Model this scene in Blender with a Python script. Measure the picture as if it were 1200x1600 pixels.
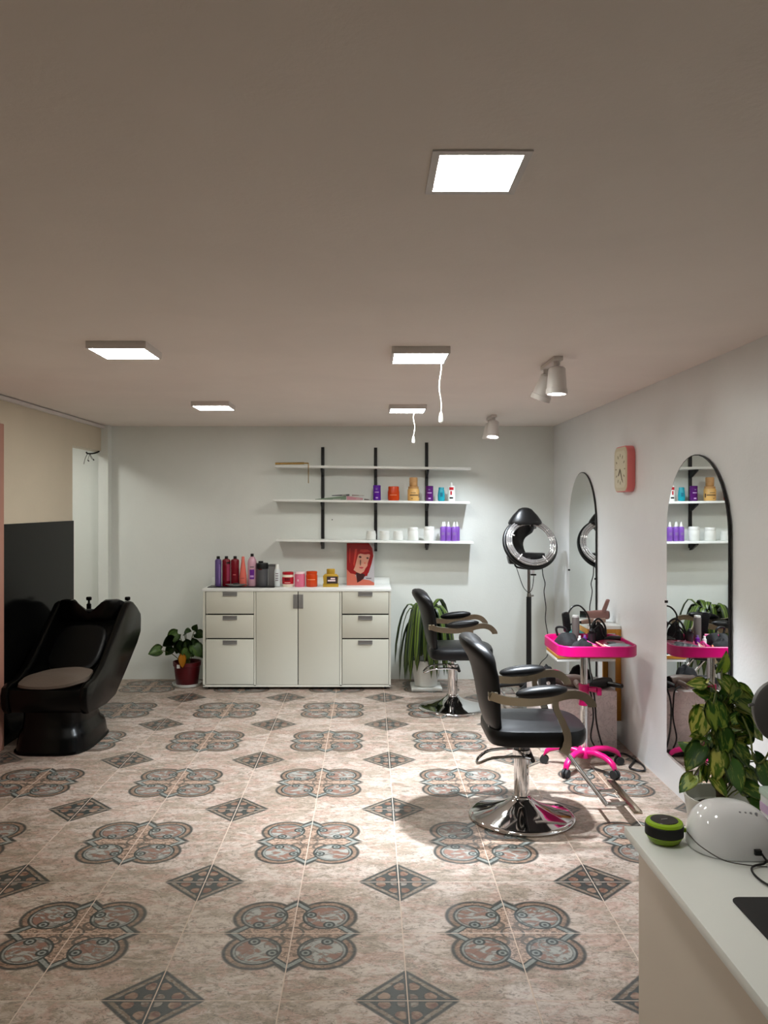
import bpy, bmesh, math, random
from mathutils import Vector, Matrix, Euler, Quaternion
R = math.radians
PI = math.pi
random.seed(7)
for o in list(bpy.data.objects):
    bpy.data.objects.remove(o)
scn = bpy.context.scene
COL = scn.collection

# ---------------------------------------------------------------- camera
F = 1265.0                      # focal length in pixels of a 1200x1600 frame
CAMZ = 1.75
cam_d = bpy.data.cameras.new('camera')
cam = bpy.data.objects.new('camera', cam_d); COL.objects.link(cam)
cam.location = (0, 0, CAMZ); cam.rotation_euler = (R(90), 0, 0)
cam_d.sensor_fit = 'VERTICAL'; cam_d.sensor_height = 36.0; cam_d.sensor_width = 27.0
cam_d.lens = F / 1600 * 36.0
cam_d.shift_x = 22 / 1600; cam_d.shift_y = -11 / 1600
cam_d.clip_start = 0.02; cam_d.clip_end = 60
scn.camera = cam

# ---------------------------------------------------------------- world, exposure
w = bpy.data.worlds.new('world'); scn.world = w; w.use_nodes = True
w.node_tree.nodes['Background'].inputs[0].default_value = (0.05, 0.05, 0.06, 1)
w.node_tree.nodes['Background'].inputs[1].default_value = 0.2
vs = scn.view_settings
vs.view_transform = 'Standard'; vs.look = 'None'; vs.gamma = 1; vs.use_curve_mapping = False
vs.exposure = 0.62
PANEL_L = 40.0                  # radiance of the ceiling panels
SPOT_W = 215.0                   # watts of each spotlight head
PANEL_C = (0.985, 1.0, 0.94)
SPOT_C = (0.84, 0.92, 1.0)

# room
XL, XR, YB, YF, ZC = -2.66, 1.85, 8.13, -2.6, 2.54
T = 0.45                        # floor tile pitch
X0, Y0 = -0.3165, 3.309         # centre of one quatrefoil

def P(px, py, Y):               # a photo pixel at depth Y
    return Vector(((px - 578) / F * Y, Y, CAMZ + (789 - py) / F * Y))

# ---------------------------------------------------------------- node helpers
def srgb(r, g=None, b=None):
    if g is None: r, g, b = r
    f = lambda c: c / 12.92 if c <= 0.04045 else ((c + 0.055) / 1.055) ** 2.4
    return (f(r / 255), f(g / 255), f(b / 255), 1)

def mat(name, col, rough=0.5, metal=0.0, spec=0.5, bump=0.0, bscale=60, var=0.0, vscale=8, coat=0.0, trans=0.0, alpha=1.0, emit=0.0, emitc=None, ior=1.45, sss=0.0):
    m = bpy.data.materials.new(name); m.use_nodes = True
    nt = m.node_tree; b = nt.nodes['Principled BSDF']
    c = srgb(col)
    b.inputs['Base Color'].default_value = c
    b.inputs['Roughness'].default_value = rough
    b.inputs['Metallic'].default_value = metal
    b.inputs['Specular IOR Level'].default_value = spec
    b.inputs['Coat Weight'].default_value = coat
    b.inputs['Transmission Weight'].default_value = trans
    b.inputs['Alpha'].default_value = alpha
    b.inputs['IOR'].default_value = ior
    if emit:
        b.inputs['Emission Color'].default_value = (emitc or c)[:3] + (1,)
        b.inputs['Emission Strength'].default_value = emit
    if var or bump:
        tc = nt.nodes.new('ShaderNodeTexCoord')
    if var:
        n = nt.nodes.new('ShaderNodeTexNoise'); n.inputs['Scale'].default_value = vscale; n.inputs['Detail'].default_value = 5
        nt.links.new(tc.outputs['Object'], n.inputs['Vector'])
        mx = nt.nodes.new('ShaderNodeMix'); mx.data_type = 'RGBA'
        mx.inputs[6].default_value = tuple(min(1, x * (1 - var)) for x in c[:3]) + (1,)
        mx.inputs[7].default_value = tuple(min(1, x * (1 + var)) for x in c[:3]) + (1,)
        nt.links.new(n.outputs['Fac'], mx.inputs[0]); nt.links.new(mx.outputs[2], b.inputs['Base Color'])
    if bump:
        n = nt.nodes.new('ShaderNodeTexNoise'); n.inputs['Scale'].default_value = bscale; n.inputs['Detail'].default_value = 4
        nt.links.new(tc.outputs['Object'], n.inputs['Vector'])
        bp = nt.nodes.new('ShaderNodeBump'); bp.inputs['Strength'].default_value = bump; bp.inputs['Distance'].default_value = 0.01
        nt.links.new(n.outputs['Fac'], bp.inputs['Height']); nt.links.new(bp.outputs['Normal'], b.inputs['Normal'])
    return m

class E:                        # arithmetic on node sockets
    nt = None
    def __init__(s, sock): s.s = sock
    @staticmethod
    def op(o, *a):
        n = E.nt.nodes.new('ShaderNodeMath'); n.operation = o
        for i, x in enumerate(a):
            if isinstance(x, E): E.nt.links.new(x.s, n.inputs[i])
            else: n.inputs[i].default_value = x
        return E(n.outputs[0])
    def __add__(s, o): return E.op('ADD', s, o)
    __radd__ = __add__
    def __sub__(s, o): return E.op('SUBTRACT', s, o)
    def __rsub__(s, o): return E.op('SUBTRACT', o, s)
    def __mul__(s, o): return E.op('MULTIPLY', s, o)
    __rmul__ = __mul__
def e_min(a, b): return E.op('MINIMUM', a, b)
def e_max(a, b): return E.op('MAXIMUM', a, b)
def e_abs(a): return E.op('ABSOLUTE', a)
def e_len(a, b): return E.op('SQRT', a * a + b * b)
def e_step(x, lo, hi):          # 0 below lo, 1 above hi
    n = E.nt.nodes.new('ShaderNodeMapRange'); n.interpolation_type = 'SMOOTHSTEP'; n.clamp = True
    E.nt.links.new(x.s, n.inputs[0]); n.inputs[1].default_value = lo; n.inputs[2].default_value = hi
    n.inputs[3].default_value = 0; n.inputs[4].default_value = 1
    return E(n.outputs[0])
def e_less(x, c, w=0.006): return 1 - e_step(x, c - w, c + w)
def e_line(x, c, hw, soft=0.006): return 1 - e_step(e_abs(x - c), hw - soft * 0.5, hw + soft)
def e_mix(f, a, b):
    n = E.nt.nodes.new('ShaderNodeMix'); n.data_type = 'RGBA'
    for i, x in ((0, f), (6, a), (7, b)):
        if isinstance(x, E): E.nt.links.new(x.s, n.inputs[i])
        else: n.inputs[i].default_value = x
    return E(n.outputs[2])
def e_noise(vec, scale, detail=4, rough=0.55, dist=0.0):
    n = E.nt.nodes.new('ShaderNodeTexNoise'); n.inputs['Scale'].default_value = scale
    n.inputs['Detail'].default_value = detail; n.inputs['Roughness'].default_value = rough; n.inputs['Distortion'].default_value = dist
    E.nt.links.new(vec, n.inputs['Vector']); return E(n.outputs['Fac'])

def tile_material():
    m = bpy.data.materials.new('patterned_ceramic'); m.use_nodes = True
    nt = m.node_tree; E.nt = nt; bs = nt.nodes['Principled BSDF']
    g = nt.nodes.new('ShaderNodeNewGeometry'); sp = nt.nodes.new('ShaderNodeSeparateXYZ')
    nt.links.new(g.outputs['Position'], sp.inputs[0])
    X, Y = E(sp.outputs[0]), E(sp.outputs[1])
    oi = nt.nodes.new('ShaderNodeObjectInfo')
    cb = nt.nodes.new('ShaderNodeCombineXYZ')
    nt.links.new((X * 1.0).s, cb.inputs[0]); nt.links.new((Y * 1.7).s, cb.inputs[1])
    nt.links.new((E(oi.outputs['Random']) * 40).s, cb.inputs[2])
    V = cb.outputs[0]
    n_big = e_noise(V, 3.2, 5, 0.6, 0.8)
    n_mid = e_noise(V, 10, 7, 0.72, 1.8)
    n_fine = e_noise(V, 34, 6, 0.75, 1.4)
    n_v = e_noise(V, 5, 6, 0.7, 2.0)
    col = e_mix(e_step(n_big, 0.42, 0.58), srgb(140, 125, 110), srgb(169, 154, 142))
    col = e_mix(e_step(n_v, 0.49, 0.57) * 0.65, col, srgb(157, 126, 113))
    col = e_mix(e_step(n_mid, 0.52, 0.60) * 0.7, col, srgb(120, 108, 93))
    col = e_mix(e_step(n_fine, 0.525, 0.61) * 0.75, col, srgb(92, 83, 73))
    col = e_mix(e_less(n_fine, 0.40, 0.05) * 0.5, col, srgb(192, 176, 163))
    col = e_mix(e_less(n_mid, 0.42, 0.04) * 0.55, col, srgb(184, 167, 155))
    # pattern
    wob = (n_mid - 0.5) * 0.014
    a = E.op('PINGPONG', (X - X0) * (1 / T) + 0.0, 1.0)
    b = E.op('PINGPONG', (Y - Y0) * (1 / T) + 0.0, 1.0)
    rust = e_mix(e_step(n_fine, 0.38, 0.62), srgb(88, 67, 55), srgb(143, 117, 98))
    rust = e_mix(e_step(n_mid, 0.45, 0.6) * 0.6, rust, srgb(100, 89, 78))
    sw = e_noise(V, 11, 3, 0.5, 2.2)
    swirl = e_mix(e_step(sw, 0.46, 0.54), srgb(140, 138, 130), srgb(118, 88, 76))
    swirl = e_mix(e_line(sw, 0.47, 0.012, 0.02) * 0.7, swirl, srgb(66, 60, 54))
    dark = e_mix(e_step(n_fine, 0.35, 0.7), srgb(33, 38, 37), srgb(66, 68, 63))
    greyb = e_mix(e_step(n_fine, 0.3, 0.7), srgb(95, 100, 97), srgb(135, 136, 128))
    la, lb = a - 0.29, b - 0.29
    lr = e_len(la, lb)
    dia = (a + b - 0.61) * 0.7071 + wob
    lob = lr - 0.285 + wob
    d1 = e_min(dia, lob)
    hi, lo = e_max(a, b), e_min(a, b)
    inlobe = e_less(lr, 0.212)
    cenf = e_mix(e_step(n_fine, 0.42, 0.56), srgb(92, 76, 64), srgb(158, 132, 114))
    fill = e_mix(e_less(a + b, 0.50), rust, cenf)
    strip = e_line(dia, -0.046, 0.024) * (1 - inlobe)
    fill = e_mix(strip, fill, greyb)
    fill = e_mix(inlobe, fill, swirl)
    fill = e_mix(e_line(lr, 0.196, 0.010) * 0.8, fill, greyb)
    fill = e_mix(e_line(lr, 0.213, 0.009), fill, dark)
    fill = e_mix(e_line(lr, 0.180, 0.004) * 0.6, fill, dark)
    fill = e_mix(e_line(dia, -0.076, 0.007) * (1 - inlobe), fill, dark)
    fill = e_mix(e_line(dia, -0.020, 0.007) * (1 - inlobe), fill, dark)
    sc = e_len(hi - 0.325, lo - 0.145)
    fill = e_mix(e_less(sc, 0.052), fill, greyb)
    fill = e_mix(e_line(sc, 0.046, 0.009), fill, dark)
    fill = e_mix(e_less(sc, 0.018), fill, dark)
    cen = e_len(hi - 0.14, lo - 0.11)
    fill = e_mix(e_line(cen, 0.05, 0.014) * e_step(n_fine, 0.42, 0.52) * 0.85, fill, dark)
    fill = e_mix(e_line(e_len(a, b), 0.10, 0.010) * e_step(n_fine, 0.40, 0.52) * 0.9, fill, dark)
    vein = e_line(e_abs(la - lb), 0.06, 0.007) * inlobe
    fill = e_mix(vein * 0.25, fill, dark)
    col = e_mix(e_less(d1, 0.0), col, fill)
    col = e_mix(e_line(d1, -0.004, 0.013, 0.016) * 0.92, col, dark)
    # small diamond
    c, e = 1 - a, 1 - b
    s = (c + e - 0.405) * 0.7071 + wob
    h2, l2 = e_max(c, e), e_min(c, e)
    f2 = e_mix(e_less(s, -0.068), e_mix(e_step(n_fine, 0.4, 0.6), srgb(97, 78, 63), srgb(130, 119, 106)), srgb(53, 56, 53))
    k1 = e_len(h2 - 0.185, l2 - 0.055)
    f2 = e_mix(e_less(k1, 0.058), f2, e_mix(e_step(n_mid, 0.4, 0.6), srgb(97, 65, 52), srgb(135, 112, 95)))
    f2 = e_mix(e_line(k1, 0.058, 0.006), f2, dark)
    k2 = e_len(c - 0.035, e - 0.035)
    f2 = e_mix(e_less(k2, 0.055), f2, e_mix(e_step(n_mid, 0.42, 0.58), srgb(94, 72, 61), srgb(127, 119, 110)))
    f2 = e_mix(e_line(k2, 0.056, 0.006), f2, dark)
    f2 = e_mix(e_line(s, -0.068, 0.007), f2, dark)
    f2 = e_mix(e_less(l2, 0.022, 0.008), f2, dark)
    col = e_mix(e_less(s, 0.0), col, f2)
    col = e_mix(e_line(s, -0.008, 0.013, 0.012) * 0.95, col, dark)
    nt.links.new(col.s, bs.inputs['Base Color'])
    rr = n_mid * 0.16 + 0.30
    nt.links.new(rr.s, bs.inputs['Roughness'])
    bs.inputs['Specular IOR Level'].default_value = 0.35
    bp = nt.nodes.new('ShaderNodeBump'); bp.inputs['Strength'].default_value = 0.12; bp.inputs['Distance'].default_value = 0.004
    nt.links.new(n_mid.s, bp.inputs['Height']); nt.links.new(bp.outputs['Normal'], bs.inputs['Normal'])
    return m

def wall_material(name, c, rough=0.55, smudge=0.05, spec=0.35):
    m = bpy.data.materials.new(name); m.use_nodes = True
    nt = m.node_tree; E.nt = nt; bs = nt.nodes['Principled BSDF']
    tc = nt.nodes.new('ShaderNodeTexCoord'); V = tc.outputs['Object']
    n1 = e_noise(V, 1.6, 5, 0.6, 0.6); n2 = e_noise(V, 9, 6, 0.65, 0.5)
    cc = srgb(c)
    dk = tuple(x * (1 - 2 * smudge) for x in cc[:3]) + (1,)
    col = e_mix(e_step(n1, 0.35, 0.7) * 0.6, cc, dk)
    col = e_mix(e_step(n2, 0.6, 0.8) * 0.4, col, dk)
    nt.links.new(col.s, bs.inputs['Base Color'])
    bs.inputs['Roughness'].default_value = rough
    bs.inputs['Specular IOR Level'].default_value = spec
    n3 = e_noise(V, 55, 4, 0.6)
    bp = nt.nodes.new('ShaderNodeBump'); bp.inputs['Strength'].default_value = 0.12; bp.inputs['Distance'].default_value = 0.006
    nt.links.new((n3 + n2 * 2.0).s, bp.inputs['Height']); nt.links.new(bp.outputs['Normal'], bs.inputs['Normal'])
    return m

def marble_material():
    m = bpy.data.materials.new('pink_grey_marble'); m.use_nodes = True
    nt = m.node_tree; E.nt = nt; bs = nt.nodes['Principled BSDF']
    tc = nt.nodes.new('ShaderNodeTexCoord'); V = tc.outputs['Object']
    n1 = e_noise(V, 4, 6, 0.6, 1.5); n2 = e_noise(V, 9, 7, 0.7, 2.2)
    col = e_mix(e_step(n1, 0.3, 0.7), srgb(196, 184, 182), srgb(214, 202, 198))
    col = e_mix(e_line(n2, 0.5, 0.006, 0.012) * 0.55, col, srgb(112, 98, 96))
    col = e_mix(e_step(e_noise(V, 26, 2, 0.5), 0.70, 0.76) * 0.7, col, srgb(110, 92, 90))
    nt.links.new(col.s, bs.inputs['Base Color']); bs.inputs['Roughness'].default_value = 0.3
    return m

def leaf_material(name, c1, c2, stripe=False, amt=0.5):
    m = bpy.data.materials.new(name); m.use_nodes = True
    nt = m.node_tree; E.nt = nt; bs = nt.nodes['Principled BSDF']
    if stripe:
        uv = nt.nodes.new('ShaderNodeUVMap'); sp = nt.nodes.new('ShaderNodeSeparateXYZ')
        nt.links.new(uv.outputs[0], sp.inputs[0])
        u = e_abs(E(sp.outputs[0]) - 0.5)
        f = e_line(u, 0.17, 0.09, 0.06)
        col = e_mix(f * amt, srgb(c1), srgb(c2))
    else:
        tc = nt.nodes.new('ShaderNodeTexCoord'); oi = nt.nodes.new('ShaderNodeObjectInfo')
        mp = nt.nodes.new('ShaderNodeVectorMath'); mp.operation = 'ADD'
        nt.links.new(tc.outputs['Object'], mp.inputs[0])
        cb = nt.nodes.new('ShaderNodeCombineXYZ'); nt.links.new((E(oi.outputs['Random']) * 9).s, cb.inputs[2])
        nt.links.new(cb.outputs[0], mp.inputs[1])
        mp2 = nt.nodes.new('ShaderNodeVectorMath'); mp2.operation = 'MULTIPLY'; mp2.inputs[1].default_value = (2.2, 0.55, 1.0)
        nt.links.new(mp.outputs[0], mp2.inputs[0])
        n = e_noise(mp2.outputs[0], 26, 4, 0.6, 0.8)
        thr = E(oi.outputs['Random']) * 0.12
        col = e_mix(e_step(n + thr, 0.60 - 0.1 * amt, 0.68 - 0.06 * amt) * 0.85, srgb(c1), srgb(c2))
    nt.links.new(col.s, bs.inputs['Base Color']); bs.inputs['Roughness'].default_value = 0.38
    return m

# ---------------------------------------------------------------- mesh helpers
def BM(): return bmesh.new()
def box(bm, c, s, bev=0.0, seg=2, M=None):
    r = bmesh.ops.create_cube(bm, size=1.0)
    vs_ = r['verts']
    bmesh.ops.scale(bm, vec=Vector(s), verts=vs_)
    bmesh.ops.translate(bm, vec=Vector(c), verts=vs_)
    if M is not None: bmesh.ops.transform(bm, matrix=M, verts=vs_)
    if bev > 0:
        es = list({e for v in vs_ for e in v.link_edges})
        bmesh.ops.bevel(bm, geom=es, offset=bev, segments=seg, affect='EDGES', profile=0.5)
    return bm
def bridge(bm, rings, closed_ring=True, cap0=True, cap1=True):
    vr = [[bm.verts.new(p) for p in ring] for ring in rings]
    n = len(vr[0])
    for i in range(len(vr) - 1):
        for j in range(n if closed_ring else n - 1):
            k = (j + 1) % n
            bm.faces.new((vr[i][j], vr[i][k], vr[i + 1][k], vr[i + 1][j]))
    if cap0: bm.faces.new(list(reversed(vr[0])))
    if cap1: bm.faces.new(vr[-1])
    return bm
def lathe(bm, prof, c=(0, 0, 0), seg=24, sx=1, sy=1, cap0=True, cap1=True):
    c = Vector(c)
    rings = [[c + Vector((r * sx * math.cos(2 * PI * k / seg), r * sy * math.sin(2 * PI * k / seg), z)) for k in range(seg)] for r, z in prof]
    return bridge(bm, rings, True, cap0, cap1)
def frame_of(d):
    d = d.normalized(); up = Vector((0, 0, 1)) if abs(d.z) < 0.95 else Vector((1, 0, 0))
    u = d.cross(up).normalized(); return u, u.cross(d).normalized()
def tube(bm, pts, r, seg=8, smooth=0, radii=None):
    pts = [Vector(p) for p in pts]
    if smooth: pts = catmull(pts, smooth)
    n = len(pts); rings = []; u = None
    for i, p in enumerate(pts):
        d = (pts[min(i + 1, n - 1)] - pts[max(i - 1, 0)])
        if d.length < 1e-7: d = Vector((0, 0, 1))
        d.normalize()
        if u is None: u, v = frame_of(d)
        else:
            u = (u - d * u.dot(d))
            if u.length < 1e-5: u, v = frame_of(d)
            u.normalize()
        v = d.cross(u)
        rr = radii[min(i, len(radii) - 1)] if radii else r
        rings.append([p + (u * math.cos(2 * PI * k / seg) + v * math.sin(2 * PI * k / seg)) * rr for k in range(seg)])
    return bridge(bm, rings)
def catmull(pts, m):
    out = []; n = len(pts)
    for i in range(n - 1):
        p0, p1, p2, p3 = pts[max(i - 1, 0)], pts[i], pts[i + 1], pts[min(i + 2, n - 1)]
        for k in range(m):
            t = k / m
            out.append(0.5 * ((2 * p1) + (p2 - p0) * t + (2 * p0 - 5 * p1 + 4 * p2 - p3) * t * t + (3 * p1 - p0 - 3 * p2 + p3) * t ** 3))
    out.append(pts[-1]); return out
def cyl(bm, p0, p1, r0, r1=None, seg=16):
    p0, p1 = Vector(p0), Vector(p1); r1 = r0 if r1 is None else r1
    u, v = frame_of(p1 - p0)
    ring = lambda p, r: [p + (u * math.cos(2 * PI * k / seg) + v * math.sin(2 * PI * k / seg)) * r for k in range(seg)]
    return bridge(bm, [ring(p0, r0), ring(p1, r1)])
def prism(bm, outline, axis, lo, hi, bev=0.0):
    # outline: 2D points; axis 'x': (y,z), 'y': (x,z), 'z': (x,y)
    def mk(p, t):
        return {'x': (t, p[0], p[1]), 'y': (p[0], t, p[1]), 'z': (p[0], p[1], t)}[axis]
    a = [bm.verts.new(mk(p, lo)) for p in outline]; b = [bm.verts.new(mk(p, hi)) for p in outline]
    n = len(outline); fs = [bm.faces.new(a), bm.faces.new(list(reversed(b)))]
    for i in range(n):
        k = (i + 1) % n; fs.append(bm.faces.new((a[k], a[i], b[i], b[k])))
    bmesh.ops.recalc_face_normals(bm, faces=fs)
    if bev:
        es = [e for e in set(fs[0].edges) | set(fs[1].edges)]
        bmesh.ops.bevel(bm, geom=es, offset=bev, segments=2, affect='EDGES', profile=0.5)
    return bm
def rrect(x0, x1, y0, y1, r, n=6):
    out = []
    for cx, cy, a0 in ((x1 - r, y1 - r, 0), (x0 + r, y1 - r, 90), (x0 + r, y0 + r, 180), (x1 - r, y0 + r, 270)):
        for k in range(n + 1):
            a = R(a0 + 90 * k / n); out.append((cx + r * math.cos(a), cy + r * math.sin(a)))
    return out
def superell(hx, hy, n=24, p=4.0):
    out = []
    for k in range(n):
        a = 2 * PI * k / n; c, s = math.cos(a), math.sin(a)
        out.append((hx * math.copysign(abs(c) ** (2 / p), c), hy * math.copysign(abs(s) ** (2 / p), s)))
    return out
def torus(bm, c, Rr, r, M=Matrix.Identity(4), ns=40, nt_=10, ry=None):
    c = Vector(c); rings = []
    ry = ry or Rr
    for i in range(ns):
        a = 2 * PI * i / ns; d = Vector((math.cos(a), math.sin(a), 0))
        ring = []
        for k in range(nt_):
            b = 2 * PI * k / nt_
            p = Vector((d.x * (Rr + r * math.cos(b)), d.y * (ry + r * math.cos(b)), r * math.sin(b)))
            ring.append(c + M @ p)
        rings.append(ring)
    rings.append(rings[0])
    vr = [[bm.verts.new(p) for p in ring] for ring in rings[:-1]]
    for i in range(ns):
        for k in range(nt_):
            j, l = (i + 1) % ns, (k + 1) % nt_
            bm.faces.new((vr[i][k], vr[j][k], vr[j][l], vr[i][l]))
    return bm
def ribbon_outline(pts, w):      # constant width strip round a 2-D polyline
    pts = [Vector((p[0], p[1], 0)) for p in pts]
    pts = catmull(pts, 5)
    l, r = [], []
    for i, p in enumerate(pts):
        d = (pts[min(i + 1, len(pts) - 1)] - pts[max(i - 1, 0)]).normalized(); n = Vector((-d.y, d.x, 0))
        ww = w[min(int(i / len(pts) * len(w)), len(w) - 1)] if isinstance(w, (list, tuple)) else w
        l.append((p + n * ww / 2)[:2]); r.append((p - n * ww / 2)[:2])
    return l + r[::-1]
def strip_solid(bm, pts, w, axis, lo, hi):   # a ribbon of quads, extruded
    o = ribbon_outline(pts, w); n = len(o) // 2
    L, Rr = o[:n], o[n:][::-1]
    def mk(p, t): return {'x': (t, p[0], p[1]), 'y': (p[0], t, p[1]), 'z': (p[0], p[1], t)}[axis]
    rings = [[mk(L[i], lo), mk(Rr[i], lo), mk(Rr[i], hi), mk(L[i], hi)] for i in range(n)]
    return bridge(bm, [[Vector(q) for q in ring] for ring in rings])

def ob(name, bm, m, parent=None, smooth=True, ang=40, loc=None):
    me = bpy.data.meshes.new(name)
    bmesh.ops.recalc_face_normals(bm, faces=bm.faces)
    bm.to_mesh(me); bm.free()
    if smooth:
        for p in me.polygons: p.use_smooth = True
        me.set_sharp_from_angle(angle=R(ang))
    o = bpy.data.objects.new(name, me); COL.objects.link(o)
    me.materials.append(m)
    if parent is not None: o.parent = parent
    if loc is not None: o.location = loc
    return o
def tag(o, label=None, cat=None, group=None, kind=None):
    if label: o['label'] = label
    if cat: o['category'] = cat
    if group: o['group'] = group
    if kind: o['kind'] = kind
    return o
def thing(name, label, cat, loc=(0, 0, 0), rz=0.0, group=None):
    o = bpy.data.objects.new(name, None); COL.objects.link(o)
    o.empty_display_size = 0.05
    o.location = loc; o.rotation_euler = (0, 0, rz)
    return tag(o, label, cat, group)
def struct(name, bm, m, label=None, parent=None, smooth=False):
    o = ob(name, bm, m, parent, smooth)
    if parent is None: tag(o, label or name.replace('_', ' '), None, None, 'structure')
    return o
def copy_tree(o, parent=None):
    c = o.copy(); COL.objects.link(c)
    if parent is not None: c.parent = parent
    for ch in o.children: copy_tree(ch, c)
    return c

# ---------------------------------------------------------------- materials
M = {}
M['tile'] = tile_material()
M['grout'] = mat('grout', (180, 160, 144), 0.8, var=0.12, vscale=14)
M['wall'] = wall_material('white_wall_paint', (228, 231, 226), 0.5, 0.03)
M['wall_r'] = wall_material('white_satin_wall_paint', (230, 231, 231), 0.3, 0.03, 0.5)
M['ceil'] = wall_material('ceiling_paint', (236, 226, 218), 0.7, 0.03, 0.2)
M['cream'] = wall_material('cream_wall_paint', (210, 198, 177), 0.55, 0.03)
M['blackpanel'] = mat('black_gloss_paint', (8, 8, 8), 0.14, spec=0.1, var=0.1, vscale=5)
M['jamb'] = mat('rosy_wood', (176, 128, 112), 0.5, var=0.1, vscale=10)
M['white'] = mat('white_laminate', (234, 236, 232), 0.35)
M['white_b'] = mat('white_laminate_body', (210, 209, 196), 0.4)
M['gap'] = mat('gap_shade_black', (24, 22, 20), 0.8)  # dark colour standing in for shade between the cabinet fronts
M['counter_b'] = mat('counter_laminate', (222, 210, 196), 0.4)
M['plastic_w'] = mat('white_plastic', (222, 223, 218), 0.3)
M['gloss_w'] = mat('glossy_white_plastic', (238, 238, 240), 0.08, coat=0.5)
M['frame_w'] = mat('white_painted_metal', (214, 208, 204), 0.4)
M['black'] = mat('black_plastic', (16, 16, 17), 0.35)
M['black_m'] = mat('matt_black_metal', (18, 18, 19), 0.5)
M['black_g'] = mat('glossy_black_shell', (3, 3, 3), 0.26, spec=0.2)
M['cloth_b'] = mat('black_cloth', (17, 17, 19), 0.85, bump=0.3, bscale=120)
M['leather'] = mat('black_leatherette', (9, 9, 10), 0.38, spec=0.3, bump=0.06, bscale=260)
M['rubber'] = mat('black_rubber', (22, 22, 22), 0.65)
M['chrome'] = mat('chrome', (215, 215, 216), 0.06, 1.0)
M['steel'] = mat('brushed_champagne_steel', (186, 174, 154), 0.2, 1.0)
M['grey_m'] = mat('grey_handle', (132, 130, 128), 0.4)
M['brass'] = mat('brass', (170, 140, 84), 0.25, 1.0)
M['mirror'] = mat('mirror_glass', (228, 230, 228), 0.0, 1.0)
M['pink'] = mat('hot_pink_plastic', (176, 2, 90), 0.32)
M['mustard'] = mat('mustard_wood', (190, 132, 44), 0.45, var=0.12, vscale=12)
M['marble'] = marble_material()
M['taupe'] = mat('taupe_cloth', (90, 78, 68), 0.85, bump=0.3, bscale=60, var=0.1)
M['emit'] = mat('lit_diffuser', (255, 255, 255), 0.5, emit=PANEL_L, emitc=PANEL_C)
M['lens'] = mat('lit_lens', (255, 255, 255), 0.5, emit=9.0, emitc=(1, 0.97, 0.95))
def C(name, c, rough=0.35, **k):
    if name not in M: M[name] = mat(name, c, rough, **k)
    return M[name]

# ================================================================ STRUCTURE
floor_bm = BM(); box(floor_bm, ((XL + XR) / 2 - 1.0, (YB + YF) / 2, -0.0507), (XR - XL + 2.6, YB - YF + 0.6, 0.1))
floor = struct('floor', floor_bm, M['grout'], 'floor of pink beige ceramic tiles with grey medallion pattern')
# one full tile mesh shared, cut tiles along the walls
G = 0.0045
def tile_mesh(w, d):
    bm = BM(); i = 0.0014
    z0, z1, z2 = -0.003, -0.0005, 0.0
    r = lambda a, z: [Vector((-w / 2 + a, -d / 2 + a, z)), Vector((w / 2 - a, -d / 2 + a, z)), Vector((w / 2 - a, d / 2 - a, z)), Vector((-w / 2 + a, d / 2 - a, z))]
    bridge(bm, [r(0, z0), r(0, z1), r(i, z2)], True, True, True)
    me = bpy.data.meshes.new('tile'); bmesh.ops.recalc_face_normals(bm, faces=bm.faces); bm.to_mesh(me); bm.free()
    me.materials.append(M['tile']); return me
tile_cache = {}
ix0 = math.floor((XL - 0.9 - X0) / T); ix1 = math.ceil((XR - X0) / T)
iy0 = math.floor((1.3 - Y0) / T); iy1 = math.ceil((YB - Y0) / T)
for i in range(ix0, ix1):
    for j in range(iy0, iy1):
        xa, xb = X0 + i * T + G / 2, X0 + (i + 1) * T - G / 2
        ya, yb = Y0 + j * T + G / 2, Y0 + (j + 1) * T - G / 2
        side = xb < XL
        if side and yb < 7.0: continue
        xb = min(xb, XR - 0.004); yb = min(yb, YB - 0.006)
        if xb - xa < 0.02 or yb - ya < 0.02: continue
        key = (round(xb - xa, 4), round(yb - ya, 4))
        if key not in tile_cache: tile_cache[key] = tile_mesh(*key)
        o = bpy.data.objects.new('tile', tile_cache[key]); COL.objects.link(o)
        o.location = ((xa + xb) / 2, (ya + yb) / 2, 0); o.parent = floor

bm = BM(); box(bm, ((XL + XR) / 2 - 1.0, (YB + YF) / 2, ZC + 0.06), (XR - XL + 2.6, YB - YF + 0.6, 0.12))
struct('ceiling', bm, M['ceil'], 'plain off-white painted ceiling')
bm = BM(); box(bm, ((XL + XR) / 2 - 1.0, YB + 0.075, ZC / 2), (XR - XL + 2.6, 0.15, ZC))
struct('wall_back', bm, M['wall'], 'white painted back wall behind the shelves')
bm = BM(); box(bm, (XR + 0.075, (YB + YF) / 2, ZC / 2), (0.15, YB - YF, ZC))
struct('wall_right', bm, M['wall_r'], 'white satin painted right wall carrying the mirrors')
YO, ZO = 7.24, 2.285             # opening in the left wall beside the back wall
bm = BM()
box(bm, (XL - 0.06, (YO + YF) / 2, ZC / 2), (0.12, YO - YF, ZC))
box(bm, (XL - 0.06, (YO + YB) / 2, (ZC + ZO) / 2), (0.12, YB - YO, ZC - ZO))
struct('wall_left', bm, M['cream'], 'cream painted left wall with an open doorway at its far end')
bm = BM(); box(bm, ((XL + XR) / 2, YF - 0.075, ZC / 2), (XR - XL, 0.15, ZC))
struct('wall_front', bm, M['wall'], 'white wall behind the camera')
bm = BM(); box(bm, (-4.8, (YB + 5.5) / 2, ZC / 2), (0.12, YB - 5.5, ZC)); box(bm, (-3.8, 5.5, ZC / 2), (2.0, 0.12, ZC))
struct('wall_side_room', bm, M['wall'], 'white walls of the side room beyond the doorway')
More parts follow.
